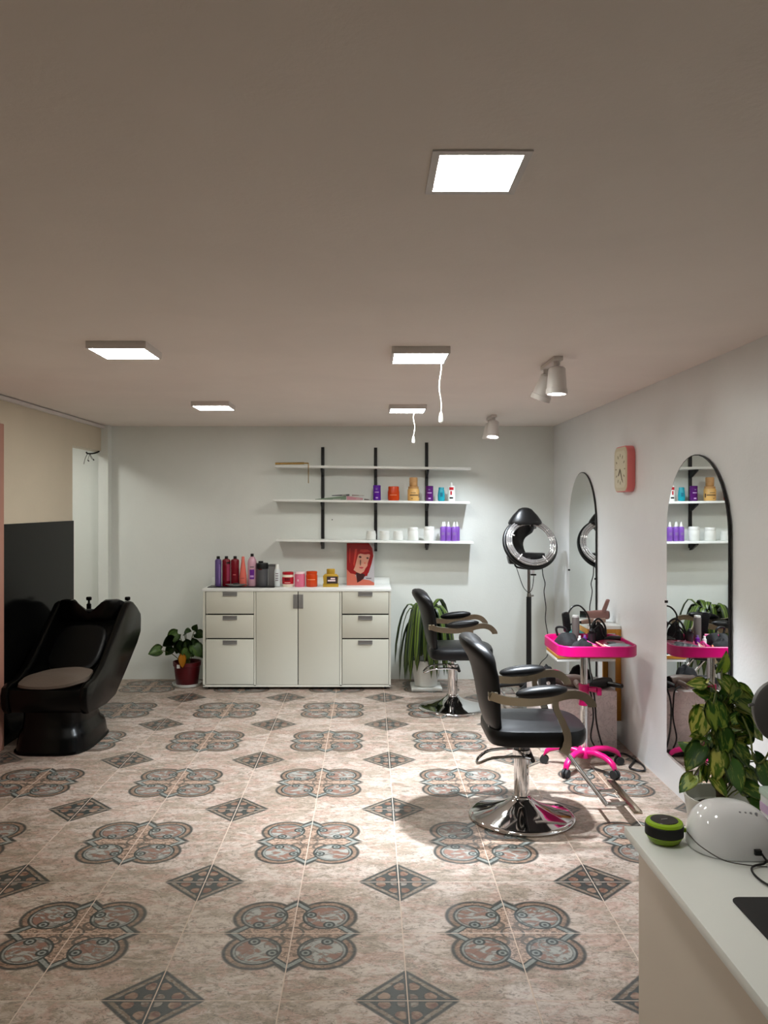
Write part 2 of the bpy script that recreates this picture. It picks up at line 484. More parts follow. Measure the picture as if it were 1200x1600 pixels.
bm = BM(); box(bm, (XL + 0.006, (YO + 5.802) / 2, 0.805), (0.012, YO - 5.802, 1.61))
struct('trim_1', bm, M['blackpanel'], 'glossy black lower wall panel behind the wash chair')
bm = BM(); box(bm, (XL + 0.02, YB - 0.06, ZC / 2), (0.10, 0.12, ZC), 0.004)
struct('trim_2', bm, M['wall'], 'slim white corner pilaster beside the doorway')
bm = BM(); box(bm, (XL + 0.018, (YB + 1.5) / 2, ZC - 0.02), (0.036, YB - 1.5, 0.028), 0.004)
struct('trim_3', bm, M['frame_w'], 'white cable trunking along the left ceiling edge')
bm = BM(); box(bm, (XL + 0.02, 5.755, 1.165), (0.04, 0.09, 2.33), 0.004); box(bm, (XL + 0.02, 4.95, 1.165), (0.04, 0.09, 2.33), 0.004); box(bm, (XL + 0.02, 5.3525, 2.285), (0.04, 0.7195, 0.09), 0.004)
door = struct('door_1', bm, M['jamb'], 'rosy brown door frame at the left edge')
bm = BM(); box(bm, (XL + 0.012, 5.3525, 1.12), (0.02, 0.715, 2.24), 0.003)
ob('door_leaf', bm, M['jamb'], door)

# ================================================================ CEILING LIGHTS
def panel_light(x, y, s, d, thick, label, lit=0.92):
    t = thing('ceiling_light', label, 'ceiling light', (x, y, ZC), 0, 'square ceiling light panels')
    bm = BM(); hx, hy = s / 2, d / 2; wx, wy = hx * (1 - lit), hy * (1 - lit)
    z0 = -thick
    box(bm, (0, 0, -thick * 0.35), (s - wx, d - wy, thick * 0.66))
    for sx in (-1, 1): box(bm, (sx * (hx - wx / 2), 0, z0 / 2), (wx, d, thick))
    for sy in (-1, 1): box(bm, (0, sy * (hy - wy / 2), z0 / 2), (s - 2 * wx - 0.0004, wy, thick))
    ob('frame', bm, M['frame_w'], t, False)
    bm = BM(); box(bm, (0, 0, -thick * 0.85), (s - 2 * wx, d - 2 * wy, thick * 0.3))
    ob('diffuser', bm, M['emit'], t, False)
    return t
panel_light(0.252, 1.925, 0.225, 0.25, 0.004, 'square recessed ceiling light nearest the camera', 0.84)
tp2 = panel_light(0.256, 4.18, 0.29, 0.30, 0.035, 'square white ceiling light with a long pull cord')
panel_light(-1.225, 4.05, 0.29, 0.30, 0.035, 'square white ceiling light nearest the left wall, without cord')
panel_light(-1.22, 6.32, 0.29, 0.30, 0.035, 'square white ceiling light far left, in front of the back wall')
tp5 = panel_light(0.30, 6.51, 0.295, 0.30, 0.035, 'square white ceiling light with a short pull cord above the shelves')
panel_light(-1.225, 1.93, 0.235, 0.235, 0.010, 'added square ceiling light over the left front, out of view', 0.86)  # added unseen panel, brightens the near ceiling and front floor
panel_light(-3.2, 7.0, 0.29, 0.30, 0.035, 'square white ceiling light in the side room')
def pull_cord(t, dx, dy, ztop, length, seed):
    bm = BM(); rnd = random.Random(seed)
    pts = [(dx + 0.006 * math.sin(k * 1.3 + seed), dy, ztop - length * k / 6) for k in range(7)]
    tube(bm, pts, 0.0032, 6, 3)
    c = ob('pull_cord', bm, M['plastic_w'], t)
    zb = ztop - length
    bm = BM(); lathe(bm, [(0.004, zb + 0.004), (0.009, zb - 0.006), (0.013, zb - 0.035), (0.012, zb - 0.05), (0.004, zb - 0.058)], (pts[-1][0], dy, 0), 12)
    ob('cord_knob', bm, M['plastic_w'], c)
pull_cord(tp2, 0.118, 0.12, -0.03, 0.27, 1)
pull_cord(tp5, 0.062, 0.12, -0.03, 0.20, 3)

def spot_fixture(x, y0, y1, heads, label, cone=92, blend=0.75):
    t = thing('spotlight', label, 'spotlight', (x, (y0 + y1) / 2, ZC), 0, 'twin ceiling spotlights')
    L = y1 - y0
    bm = BM(); box(bm, (0, 0, -0.012), (0.05, L, 0.024), 0.004); ob('mount_bar', bm, M['frame_w'], t)
    for (hx, hy, d, pw) in heads:
        d = Vector(d).normalized()
        top = Vector((hx, hy, -0.024)); piv = top + Vector((0, 0, -0.075))
        # yoke
        u, v = frame_of(d)
        c0 = piv - d * 0.035; c1 = piv + d * 0.085
        bm = BM(); cyl(bm, top, piv + Vector((0, 0, 0.0)), 0.011, None, 10)
        cyl(bm, top + Vector((0, 0, 0.004)), top + Vector((0, 0, -0.02)), 0.018, None, 12)
        ob('swivel_arm', bm, M['frame_w'], t)
        prof = [(0.0, 0.040), (-0.035, 0.048), (-0.04, 0.05), (0.085, 0.058), (0.09, 0.06), (0.10, 0.06)]
        ring = lambda s, r: [piv + d * s + (u * math.cos(2 * PI * k / 28) + v * math.sin(2 * PI * k / 28)) * r for k in range(28)]
        bm = BM(); bridge(bm, [ring(-0.045, 0.036), ring(-0.038, 0.045), ring(0.07, 0.053), ring(0.072, 0.056), ring(0.1, 0.058), ring(0.1, 0.050), ring(0.085, 0.046)])
        hd = ob('lamp_head', bm, M['frame_w'], t)
        bm = BM(); bridge(bm, [ring(0.0855, 0.0455), ring(0.094, 0.044)]); ob('lens', bm, M['lens'], hd)
        ld = bpy.data.lights.new('spot_beam', 'SPOT'); ld.energy = pw; ld.color = SPOT_C
        ld.spot_size = R(cone); ld.spot_blend = blend; ld.shadow_soft_size = 0.022
        lo = bpy.data.objects.new('spot_beam', ld); COL.objects.link(lo); lo.parent = hd
        lo.location = piv + d * 0.115; lo.rotation_euler = d.to_track_quat('-Z', 'Y').to_euler()
    return t
spot_fixture(1.0, 4.29, 4.63, [(0.0, -0.13, (-0.02, -0.02, -1), SPOT_W * 0.72), (-0.0, 0.13, (-0.34, 0.30, -1), SPOT_W * 2.2)], 'white twin spotlight on the ceiling nearer the camera', 84, 0.7)
spot_fixture(1.085, 7.07, 7.37, [(0.0, -0.11, (-0.10, -0.2, -1), SPOT_W * 0.30), (-0.0, 0.11, (-0.14, 0.10, -1), SPOT_W * 0.24)], 'white twin spotlight on the ceiling by the back wall', 128, 1.0)

# ================================================================ CABINET
CX0, CY0, CZ0, K = -1.58, 7.66, 0.0285, 0.001615
CW, CD, CTOP = 1.775, 0.45, 0.957
cab = thing('cabinet', 'long white cabinet with six drawers and two doors against back wall', 'cabinet', (CX0, CY0, 0))
lx = lambda c: (c - 60) * K
lz = lambda c: CZ0 + (875 - c) * K
bm = BM()
for xa, xb in ((60, 73), (359, 370), (862, 873), (1150, 1160)):
    box(bm, ((lx(xa) + lx(xb)) / 2, CD / 2, (CZ0 + CTOP - 0.03) / 2 + 0.012), (lx(xb) - lx(xa), CD, CTOP - CZ0 - 0.022))
box(bm, (CW / 2, CD / 2, CZ0 + 0.0095), (CW, CD, 0.019))
box(bm, (CW / 2, CD - 0.005, (CZ0 + CTOP) / 2), (CW, 0.008, CTOP - CZ0 - 0.01))
ob('carcass', bm, M['white_b'], cab, False)
bm = BM(); box(bm, (CW / 2, CD / 2, CTOP - 0.012), (CW + 0.012, CD + 0.012, 0.026), 0.002); ob('worktop', bm, M['white'], cab)
bm = BM(); box(bm, (CW / 2, CD - 0.006, CTOP + 0.035), (CW, 0.012, 0.068), 0.002); ob('back_lip', bm, M['white'], cab)
bm = BM(); box(bm, (CW / 2, 0.12, (CZ0 + CTOP) / 2), (CW - 0.03, 0.006, CTOP - CZ0 - 0.06)); ob('gap_shade_panel', bm, M['gap'], cab, False)  # added dark sheet, paints the shade seen in the gaps between fronts
def front(name, xa, xb, ya, yb, hx, hy, vert):
    x0, x1, z0, z1 = lx(xa), lx(xb), lz(yb), lz(ya)
    bm = BM(); box(bm, ((x0 + x1) / 2, 0.008, (z0 + z1) / 2), (x1 - x0, 0.018, z1 - z0), 0.0015)
    d = ob(name, bm, M['white_b'], cab)
    # recessed grip: frame with two slots
    w, h = (52 * K, 0) if False else ((84 * K, 24 * K) if not vert else (27 * K, 82 * K))
    cx, cz = lx(hx), lz(hy)
    bm = BM(); box(bm, (cx, -0.002, cz), (w, 0.006, h), 0.001)
    if not vert:
        for k in (-1, 1): box(bm, (cx, -0.0065, cz + k * h * 0.40), (w, 0.006, h * 0.16), 0.001)
        box(bm, (cx, -0.0062, cz), (w * 0.94, 0.003, h * 0.1))
    else:
        for k in (-1, 1): box(bm, (cx + k * w * 0.38, -0.0065, cz), (w * 0.2, 0.006, h), 0.001)
        box(bm, (cx, -0.0062, cz), (w * 0.1, 0.003, h * 0.94))
    ob('handle', bm, M['grey_m'], d)
for (xa, xb, hx) in ((77, 357, 218), (876, 1148, 1011)):
    for (ya, yb, hy) in ((312, 446, 330), (454, 589, 470), (597, 860, 614)):
        front('drawer', xa, xb, ya, yb, hx, hy, False)
front('door', 372, 615, 312, 862, 602, 374, True)
front('door', 620, 860, 312, 862, 634, 374, True)
for cx in (0.05, CW / 2, CW - 0.05):
    for cy in (0.06, CD - 0.06):
        bm = BM(); cyl(bm, (cx - 0.009, cy, 0.014), (cx + 0.009, cy, 0.014), 0.014, None, 14); box(bm, (cx, cy, 0.026), (0.024, 0.024, 0.008))
        ob('caster', bm, M['black'], cab)

# ================================================================ bottles and jars
def cont(name, label, cat, loc, parts, group=None, rz=0.0):
    """parts: list of (part name, profile [(r,z)], material, sx, sy) revolved about the base point"""
    t = thing(name, label, cat, loc, rz, group)
    for p in parts:
        pn, prof, m = p[:3]; sx = p[3] if len(p) > 3 else 1; sy = p[4] if len(p) > 4 else 1
        bm = BM(); lathe(bm, prof, (0, 0, 0), 24, sx, sy); ob(pn, bm, m, t)
    return t
def label_patch(t, r, z0, z1, a0, a1, m, sx=1, sy=1, name='label_print', n=10):
    bm = BM(); rows = []
    for z in (z0, z1):
        rows.append([Vector((r * sx * math.cos(R(a0 + (a1 - a0) * k / n)), r * sy * math.sin(R(a0 + (a1 - a0) * k / n)), z)) for k in range(n + 1)])
    o_, i_ = rows, [[Vector((p.x * 0.985, p.y * 0.985, p.z)) for p in row] for row in rows]
    ring = [[o_[0][k], o_[1][k], i_[1][k], i_[0][k]] for k in range(n + 1)]
    bridge(bm, ring); return ob(name, bm, m, t)
BY = 7.86                        # depth of the row of bottles on the cabinet
mpx = BY / F
def bx(px): return (px - 578) * mpx
ZT = CTOP + 0.001
gB = 'hair products on the cabinet'
def body(w, h, sh=0.86, neck=0.3):   # straight bottle profile
    r = w / 2
    return [(r * 0.92, 0), (r, 0.006), (r, h * sh), (r * 0.86, h * (sh + 0.05)), (r * neck, h * (sh + 0.09)), (r * neck, h * 0.97)]
# magazine / mat under the bottles and the dish on it
bm = BM(); box(bm, (bx(379), 7.85, ZT + 0.003), (0.64, 0.20, 0.006), 0.001); tag(ob('mat', bm, M['black']), 'thin black mat under the row of bottles on the cabinet', 'mat')
ZT2 = ZT + 0.0065
H = lambda px: px * mpx
t = cont('bottle', 'purple straight bottle with black cap, leftmost on the cabinet', 'bottle', (bx(341), BY, ZT2),
     [('body', body(H(10), H(42), 0.93), C('purple_bottle', (94, 74, 128), 0.3)), ('cap', [(H(2.6), H(41)), (H(2.6), H(46)), (H(2.2), H(46.4))], M['black'])], gB)
label_patch(t, H(5.05), H(4), H(34), -70, -40, C('lilac_print', (128, 104, 160)))
t = cont('bottle', 'dark red bottle with black cap and a mauve side panel on the cabinet', 'bottle', (bx(353.5), BY + 0.01, ZT2),
     [('body', body(H(13), H(42), 0.93), C('crimson', (116, 10, 28), 0.25)), ('cap', [(H(2.6), H(40)), (H(2.6), H(46)), (H(2.2), H(46.4))], M['black'])], gB)
label_patch(t, H(6.55), H(8), H(34), -75, -20, C('mauve_print', (150, 50, 80)))
label_patch(t, H(6.56), H(35), H(37.5), -80, -15, M['black'], name='stripe')
t = cont('bottle', 'dark red bottle with black cap beside a coral cone bottle', 'bottle', (bx(367), BY + 0.01, ZT2),
     [('body', body(H(13), H(42), 0.93), C('crimson', None)), ('cap', [(H(2.6), H(40)), (H(2.6), H(46)), (H(2.2), H(46.4))], M['black'])], gB)
label_patch(t, H(6.55), H(17), H(18.5), -110, -70, C('pale_red_print', (190, 90, 90)))
t = cont('bottle', 'coral pink bottle tapering to a narrow top on the cabinet', 'bottle', (bx(380), BY - 0.01, ZT2),
     [('body', [(H(5.6), 0), (H(6), 0.006), (H(5.6), H(16)), (H(4.2), H(27)), (H(2.9), H(37)), (H(2.6), H(38))], C('coral', (222, 110, 96), 0.35)),
      ('cap', [(H(2.7), H(37.5)), (H(2.3), H(45.5)), (H(1.9), H(46))], C('coral', None))], gB)
label_patch(t, H(5.75), H(12), H(13), -120, -60, C('dark_coral_print', (170, 70, 64)))
t = cont('bottle', 'tall pale pink bottle with purple label and black cap on the cabinet', 'bottle', (bx(394), BY, ZT2),
     [('body', [(H(6.5), 0), (H(7.1), 0.008), (H(7.1), H(36)), (H(6.4), H(40)), (H(4.2), H(44)), (H(2.4), H(46))], C('pale_pink_bottle', (206, 160, 176), 0.2)),
      ('cap', [(H(2.5), H(45.5)), (H(2.5), H(50)), (H(2.1), H(50.4))], M['black'])], gB)
label_patch(t, H(7.2), H(11), H(26), -115, -55, C('purple_print', (106, 34, 140)))
label_patch(t, H(7.25), H(14), H(17), -108, -62, C('lilac_light_print', (190, 150, 206)))
label_patch(t, H(7.2), H(29), H(31), -110, -60, C('grey_print', (120, 100, 110)))
t = thing('shaker', 'dark grey shaker canister with black flip lid on the cabinet', 'canister', (bx(410), BY - 0.015, ZT2), 0, gB)
bm = BM(); lathe(bm, [(H(8.4), 0), (H(9), 0.006), (H(9.2), H(27)), (H(9.2), H(28))], seg=28); ob('body', bm, C('smoke_grey', (84, 84, 88), 0.3), t)
bm = BM(); lathe(bm, [(H(9.6), H(27)), (H(9.6), H(34)), (H(9.0), H(36)), (H(5), H(36.5))], seg=28); ld = ob('lid', bm, M['black'], t)
bm = BM(); box(bm, (-H(2), 0, H(37.5)), (H(7), H(6), H(3)), 0.003); ob('flip_cap', bm, M['black'], ld)
label_patch(t, H(9.35), H(26), H(29), -120, -85, C('crimson', None), name='seal')
t = thing('carton', 'tall grey carton beside the shaker canister on the cabinet', 'carton', (bx(425.5), BY + 0.01, ZT2), R(-8), gB)
bm = BM(); box(bm, (0, 0, H(15.5)), (H(11), H(9), H(31)), 0.002); ob('body', bm, C('mid_grey_card', (116, 114, 114), 0.5), t)
bm = BM(); box(bm, (0, 0, H(32)), (H(11.2), H(9.2), H(3.5)), 0.002); ob('lid', bm, C('dark_grey_card', (84, 82, 82), 0.5), t)
t = cont('bottle', 'slim white bottle with tapered cap beside the grey carton', 'bottle', (bx(434), BY - 0.04, ZT2),
     [('body', [(H(4.4), 0), (H(4.8), 0.005), (H(4.8), H(23)), (H(3.6), H(27))], C('silver_white', (214, 220, 220), 0.3)), ('cap', [(H(3.5), H(26.5)), (H(2.6), H(34)), (H(2.3), H(34.4))], M['plastic_w'])], gB)
for k in range(4): label_patch(t, H(4.86), H(9 + 3.4 * k), H(10.4 + 3.4 * k), -118, -66, C('grey_print', None))
def jar(label, px, py0, py1, w, mb, ml, lidh, base=0, Y=BY, extra=None, zbase=ZT, x=None, group=gB, sq=1.0):
    m_ = Y / F; h = (py1 - py0) * m_; r = w / 2 * m_; lh = lidh * m_
    xx = (px - 578) * m_ if x is None else x
    t = cont('jar', label, 'jar', (xx, Y, zbase),
        [('body', [(r * 0.9, 0), (r, h * 0.06), (r, (h - lh) * 0.85), (r * 0.93, h - lh)], mb), ('lid', [(r * 0.95, h - lh), (r * 0.97, h - lh + 0.002), (r * 0.97, h - 0.003), (r * 0.9, h)], ml)], group)
    return t, r, h
t, r, h = jar('red and cream jar with red lid and red label on the cabinet', 450, 890, 913, 18, C('cream_jar', (236, 226, 206)), C('bright_red', (178, 14, 34)), 4)
label_patch(t, r * 1.01, h * 0.2, h * 0.66, -170, -10, C('bright_red', None))
for k in range(3): label_patch(t, r * 1.02, h * 0.42, h * 0.62, -116 + 18 * k, -106 + 18 * k, M['black'], name='letter')
label_patch(t, r * 1.02, h * 0.28, h * 0.31, -120, -60, C('cream_jar', None))
t, r, h = jar('bubblegum pink jar with white lid on the cabinet', 468.5, 890, 913, 17, C('bubblegum', (226, 116, 146)), C('pinkish_white', (240, 214, 216)), 3)
label_patch(t, r * 1.01, h * 0.38, h * 0.52, -112, -98, C('pinkish_white', None))
t, r, h = jar('glossy orange jar with matching orange lid on the cabinet', 487, 889, 913, 18, C('orange', (206, 66, 12), 0.25), C('orange', None), 4)
label_patch(t, r * 1.01, h * 0.46, h * 0.5, -130, -50, C('orange_print', (240, 170, 120)))
# golden gift jar
t = thing('carton', 'gold box with dark window label on the cabinet', 'box', (bx(517), BY - 0.02, ZT), 0, gB)
g = C('gold_card', (196, 158, 56), 0.3, metal=0.4)
bm = BM(); prism(bm, [(-H(12), 0), (H(12), 0), (H(12), H(5)), (H(11), H(6)), (H(12), H(17)), (H(9), H(20)), (-H(9), H(20)), (-H(12), H(17)), (-H(11), H(6)), (-H(12), H(5))], 'y', -0.03, 0.03, 0.002); ob('body', bm, g, t)
bm = BM(); lathe(bm, [(H(6), H(19)), (H(6.5), H(21)), (H(6.5), H(27)), (H(6), H(28))], seg=24, sy=0.6); ob('cap', bm, g, t)
bm = BM(); box(bm, (H(2.5), -0.031, H(11)), (H(17), 0.002, H(11))); ob('label_print', bm, C('dark_brown_print', (58, 44, 42), 0.4), t)
bm = BM(); box(bm, (H(1.5), -0.0325, H(10)), (H(12), 0.002, H(2.4))); box(bm, (H(3.5), -0.0325, H(13.2)), (H(7), 0.002, H(2.2))); ob('lettering', bm, C('pinkish_white', None), t)
# dish on the mat
t = thing('dish', 'small grey metal dish in front of the red bottles on the cabinet', 'dish', (bx(371), 7.775, ZT2))
bm = BM(); lathe(bm, [(0.02, 0), (0.06, 0.006), (0.10, 0.022), (0.104, 0.024), (0.099, 0.026), (0.055, 0.012), (0.015, 0.009)], seg=28, sy=0.42); ob('body', bm, C('dull_metal', (150, 150, 148), 0.35, metal=0.7), t)
bm = BM(); lathe(bm, [(0.03, 0.012), (0.032, 0.03), (0.02, 0.036)], seg=20, sy=0.6); ob('sponge', bm, C('charcoal_grey', (62, 60, 60), 0.6), t)

# poster of a red-haired head, standing board
t = thing('poster', 'standing display board showing a woman with a red bob', 'poster', (bx(563), 7.99, ZT))
PW, PH = 0.272, 0.415
tilt = R(-5)
def pq(u, v): return (PW * (u - 0.5), PH * (1 - v))
def flat(name, pts, d, m, par):
    bm = BM(); prism(bm, [pq(u, v) for u, v in pts], 'y', -d - 0.0006, -d); o = ob(name, bm, m, par, False); return o
bm = BM(); prism(bm, [pq(0, 0), pq(1, 0), pq(1, 1), pq(0, 1)], 'y', 0, 0.006); bd = ob('board', bm, C('poster_grey', (176, 170, 172), 0.3), t, False)
bd.rotation_euler = (tilt, 0, 0)
bm = BM(); tube(bm, [(0, 0.004, 0.25), (0, 0.06, 0.003)], 0.004, 6); ob('prop_leg', bm, M['black_m'], t)
sk, sk2 = C('print_skin', (198, 140, 118), 0.3), C('print_shade_skin', (196, 104, 84), 0.3)
hr, hr2, hd_ = C('print_red_hair', (142, 26, 26), 0.25), C('print_red_hair_light', (192, 62, 52), 0.25), C('print_dark', (58, 22, 24), 0.3)
flat('print_back_hair', [(0, 0), (.8, 0), (.93, .12), (.97, .3), (.9, .5), (.8, .7), (.66, .8), (.35, .74), (0, .9)], 0.0002, hr, bd)
flat('print_shoulder', [(0, .62), (.14, .72), (.3, .74), (.38, .88), (.6, .86), (.82, .88), (1, .94), (1, 1), (0, 1)], 0.0010, sk2, bd)
flat('print_neck', [(.33, .70), (.66, .74), (.62, .84), (.5, .9), (.38, .94)], 0.0018, hd_, bd)
flat('print_face', [(.34, .22), (.86, .26), (.82, .36), (.76, .48), (.75, .54), (.68, .6), (.62, .68), (.5, .73), (.36, .69), (.25, .64), (.3, .5)], 0.0026, sk, bd)
flat('print_fringe', [(.2, 0), (.78, 0), (.93, .14), (.94, .24), (.9, .3), (.8, .26), (.66, .27), (.5, .25), (.42, .27), (.36, .4), (.3, .56), (.23, .66), (.12, .56), (.08, .3)], 0.0034, hr, bd)
flat('print_hair_strand', [(.3, .14), (.38, .14), (.33, .36), (.27, .56), (.24, .5)], 0.0042, hr2, bd)
flat('print_hair_strand', [(.5, .15), (.76, .15), (.86, .2), (.6, .22), (.46, .2)], 0.0042, hr2, bd)
flat('print_hair_strand', [(.1, .12), (.13, .12), (.12, .5), (.09, .4)], 0.0042, hr2, bd)
flat('print_side_hair', [(.9, .22), (.95, .3), (.85, .55), (.74, .79), (.66, .77), (.73, .62), (.77, .46), (.83, .34)], 0.0034, hr, bd)
flat('print_eye', [(.42, .33), (.48, .3), (.55, .33), (.5, .36)], 0.0034, hd_, bd)
flat('print_eye', [(.70, .35), (.76, .33), (.81, .36), (.75, .385)], 0.0034, hd_, bd)
flat('print_nose', [(.62, .46), (.68, .45), (.7, .49), (.63, .5)], 0.0034, sk2, bd)
flat('print_lips', [(.44, .57), (.54, .565), (.62, .575), (.56, .61), (.48, .6)], 0.0034, C('print_lip', (168, 56, 62), 0.3), bd)
flat('print_caption', [(.70, .825), (.9, .825), (.9, .845), (.70, .845)], 0.0020, C('print_caption', (110, 100, 104), 0.4), bd)

# ================================================================ WALL SHELVES
SF, SB = 7.885, 8.105
TILT = 0.013
def shelf_z(z0, x): return z0 - TILT * x
shelves = [(2.128, -0.925, 0.985, 'top white wall shelf holding a brass rod'), (1.795, -0.945, 0.972, 'middle white wall shelf holding jars and leaflets'), (1.405, -0.915, 1.01, 'lowest white wall shelf holding white jars and purple sprays')]
for z0, xa, xb, lab in shelves:
    xm = (xa + xb) / 2
    bm = BM(); box(bm, (0, 0, -0.011), (xb - xa, SB - SF, 0.022), 0.0015)
    o = tag(ob('wall_shelf', bm, M['white']), lab, 'shelf', 'white wall shelves')
    o.location = (xm, (SF + SB) / 2, shelf_z(z0, xm)); o.rotation_euler = (0, math.atan(TILT), 0)
for x, za, zb, lab in ((-0.473, 1.31, 2.33, 'left black shelf upright on the back wall'), (0.0575, 1.285, 2.325, 'middle black shelf upright on the back wall'), (0.568, 1.32, 2.376, 'right black shelf upright on the back wall')):
    t = thing('shelf_upright', lab, 'shelf upright', (x, YB, 0), 0, 'black shelf uprights')
    bm = BM(); box(bm, (0, -0.009, (za + zb) / 2), (0.032, 0.018, zb - za), 0.002); ob('track', bm, M['black_m'], t)
    for z0, *_ in shelves:
        zz = shelf_z(z0, x) - 0.024
        bm = BM(); prism(bm, [(-0.018, zz), (-0.018, zz - 0.075), (-0.05, zz - 0.07), (-0.205, zz - 0.012), (-0.205, zz)], 'x', -0.011, 0.011, 0.001); ob('bracket', bm, M['black_m'], t)
# brass rod on the top shelf
t = thing('brass_rod', 'bent brass rod lying at the left end of top shelf', 'rod', (-0.92, 7.872, shelf_z(2.128, -0.9) + 0.012))
bm = BM(); tube(bm, [(0.0, 0, 0.0), (0.28, 0, 0.004)], 0.011, 10); tube(bm, [(0.28, 0, 0.004), (0.322, 0, 0.004)], 0.007, 8); ob('tube', bm, M['brass'], t)
bm = BM(); tube(bm, [(0.322, -0.004, 0.008), (0.323, -0.004, -0.19)], 0.004, 8); ob('drop', bm, M['brass'], t)
# leaflets
YS = 7.98
ms = YS / F
gL = 'leaflets on the middle shelf'
for i, (pa, pb, col, lab, zz, ta, tb_) in enumerate([(493, 541, (112, 132, 112), 'grey green leaflet pile, leftmost on the middle shelf', 0.0, 0.005, 0.038), (519, 546, (60, 62, 66), 'dark grey leaflet lying over the green pile', 0.039, 0.006, 0.016), (542, 567, (186, 132, 142), 'dusty pink leaflet pile on the middle shelf', 0.0, 0.040, 0.018), (550, 569, (150, 132, 126), 'beige leaflet lying on the pink pile', 0.0415, 0.012, 0.004), (569, 582, (84, 70, 68), 'flat brown leaflet beside the purple can', 0.0, 0.014, 0.006)]):
    w_ = (pb - pa) * ms; xm = ((pa + pb) / 2 - 578) * ms
    t = thing('leaflet', lab, 'leaflet', (xm, YS - 0.01, shelf_z(1.795, xm) + 0.0015 + zz), 0, gL)
    bm = BM(); prism(bm, [(-w_ / 2, 0), (w_ / 2, 0), (w_ / 2, tb_), (-w_ / 2, ta)], 'y', -0.07 + 0.006 * i, 0.06, 0.001); o = ob('cover', bm, C('leaflet_%d' % i, col, 0.4), t, False)
    bm = BM(); box(bm, (w_ * 0.2, -0.071 + 0.006 * i, min(ta, tb_) * 0.55 + 0.002), (w_ * 0.25, 0.002, 0.004)); ob('print', bm, C('leaflet_print', (206, 200, 196), 0.4), o)
# containers on the middle shelf
def sx_(px): return (px - 578) * ms
gS = 'hair products on the middle shelf'
def zs(x, z0=1.795): return shelf_z(z0, x) + 0.0015
h = lambda n: n * ms
for px, lab, c1 in ((589, 'bright purple can with lilac print, left on middle shelf', (94, 30, 158)), (671, 'deep plum can in front of the right shelf upright', (84, 20, 104))):
    x = sx_(px)
    t = cont('can', lab, 'can', (x, YS, zs(x)), [('body', [(h(5.6), 0), (h(6), 0.004), (h(6), h(22)), (h(5.7), h(23))], C('can_%d' % px, c1, 0.25)), ('lid', [(h(5.9), h(20)), (h(6.05), h(20.3)), (h(6.05), h(23)), (h(5.5), h(23.6))], C('can_%d' % px, c1))], gS)
    label_patch(t, h(6.1), h(12), h(13.4), -125, -60, C('lilac_light_print', None)); label_patch(t, h(6.1), h(3), h(5), -110, -75, C('lilac_light_print', None)); label_patch(t, h(6.1), h(17), h(18), -110, -85, C('lilac_print', None))
x = sx_(615)
t = cont('jar', 'orange rounded jar on the middle shelf', 'jar', (x, YS, zs(x)), [('body', [(h(8), 0), (h(9), h(2)), (h(9), h(13)), (h(8.2), h(18))], C('orange', None)), ('lid', [(h(8.4), h(17.6)), (h(8.4), h(21)), (h(7.8), h(22))], C('orange', None))], gS)
label_patch(t, h(9.1), h(8.2), h(9), -130, -60, C('orange_print', None))
x = sx_(646)
yel = C('honey_yellow', (222, 176, 104), 0.4)
t = cont('jar', 'honey yellow jar standing under a smaller jar on middle shelf', 'jar', (x, YS, zs(x)), [('body', [(h(8.6), 0), (h(9.2), h(1.5)), (h(9.2), h(17)), (h(8), h(19))], yel), ('lid', [(h(8), h(19)), (h(8), h(22)), (h(7.4), h(22.4))], C('wood_tan', (196, 150, 96), 0.5))], gS)
label_patch(t, h(9.3), h(8), h(9.4), -130, -40, C('dark_brown_print', None)); label_patch(t, h(9.3), h(12), h(12.8), -120, -70, C('dark_brown_print', None)); label_patch(t, h(9.3), h(5), h(11), -32, -20, C('dark_brown_print', None)); label_patch(t, h(9.3), h(3), h(4), -115, -100, C('dark_brown_print', None))
t = cont('jar', 'small wood-coloured jar stacked on the honey yellow jar', 'jar', (x, YS, zs(x) + h(22.5)), [('body', [(h(5.8), 0), (h(6.3), h(1)), (h(6.3), h(5)), (h(6), h(5.6))], C('wood_tan', None)), ('lid', [(h(6.2), h(5.6)), (h(6.4), h(6)), (h(6.4), h(13)), (h(5.8), h(14))], C('wood_tan2', (206, 160, 108), 0.5))], gS)
x = sx_(689.5)
t = cont('bottle', 'teal oval bottle on the middle shelf', 'bottle', (x, YS, zs(x)), [('body', [(h(4.6), 0), (h(5.4), h(1.5)), (h(5.6), h(9)), (h(4.6), h(17)), (h(4.2), h(18))], C('teal', (20, 146, 162), 0.3), 1, 0.7), ('cap', [(h(4.3), h(17.6)), (h(4.3), h(21)), (h(3.8), h(21.6))], C('teal', None), 1, 0.7)], gS)
label_patch(t, h(5.7), h(7), h(13), -110, -70, C('teal_print', (16, 104, 128)), 1, 0.7)
x = sx_(705.5)
t = cont('bottle', 'white bottle with red label and white nozzle, right end of middle shelf', 'bottle', (x, YS, zs(x)), [('body', [(h(5.4), 0), (h(5.8), h(1.2)), (h(5.8), h(22)), (h(4.6), h(24))], M['plastic_w'], 1, 0.8), ('nozzle', [(h(2), h(23.6)), (h(1.6), h(29)), (h(1.2), h(29.5))], M['plastic_w'])], gS)
label_patch(t, h(5.9), h(17.5), h(22), -130, -62, C('bright_red', None), 1, 0.8); label_patch(t, h(5.9), h(10), h(16), -112, -88, C('bright_red', None), 1, 0.8, n=4); label_patch(t, h(5.9), h(4), h(6.5), -125, -70, M['black'], 1, 0.8)
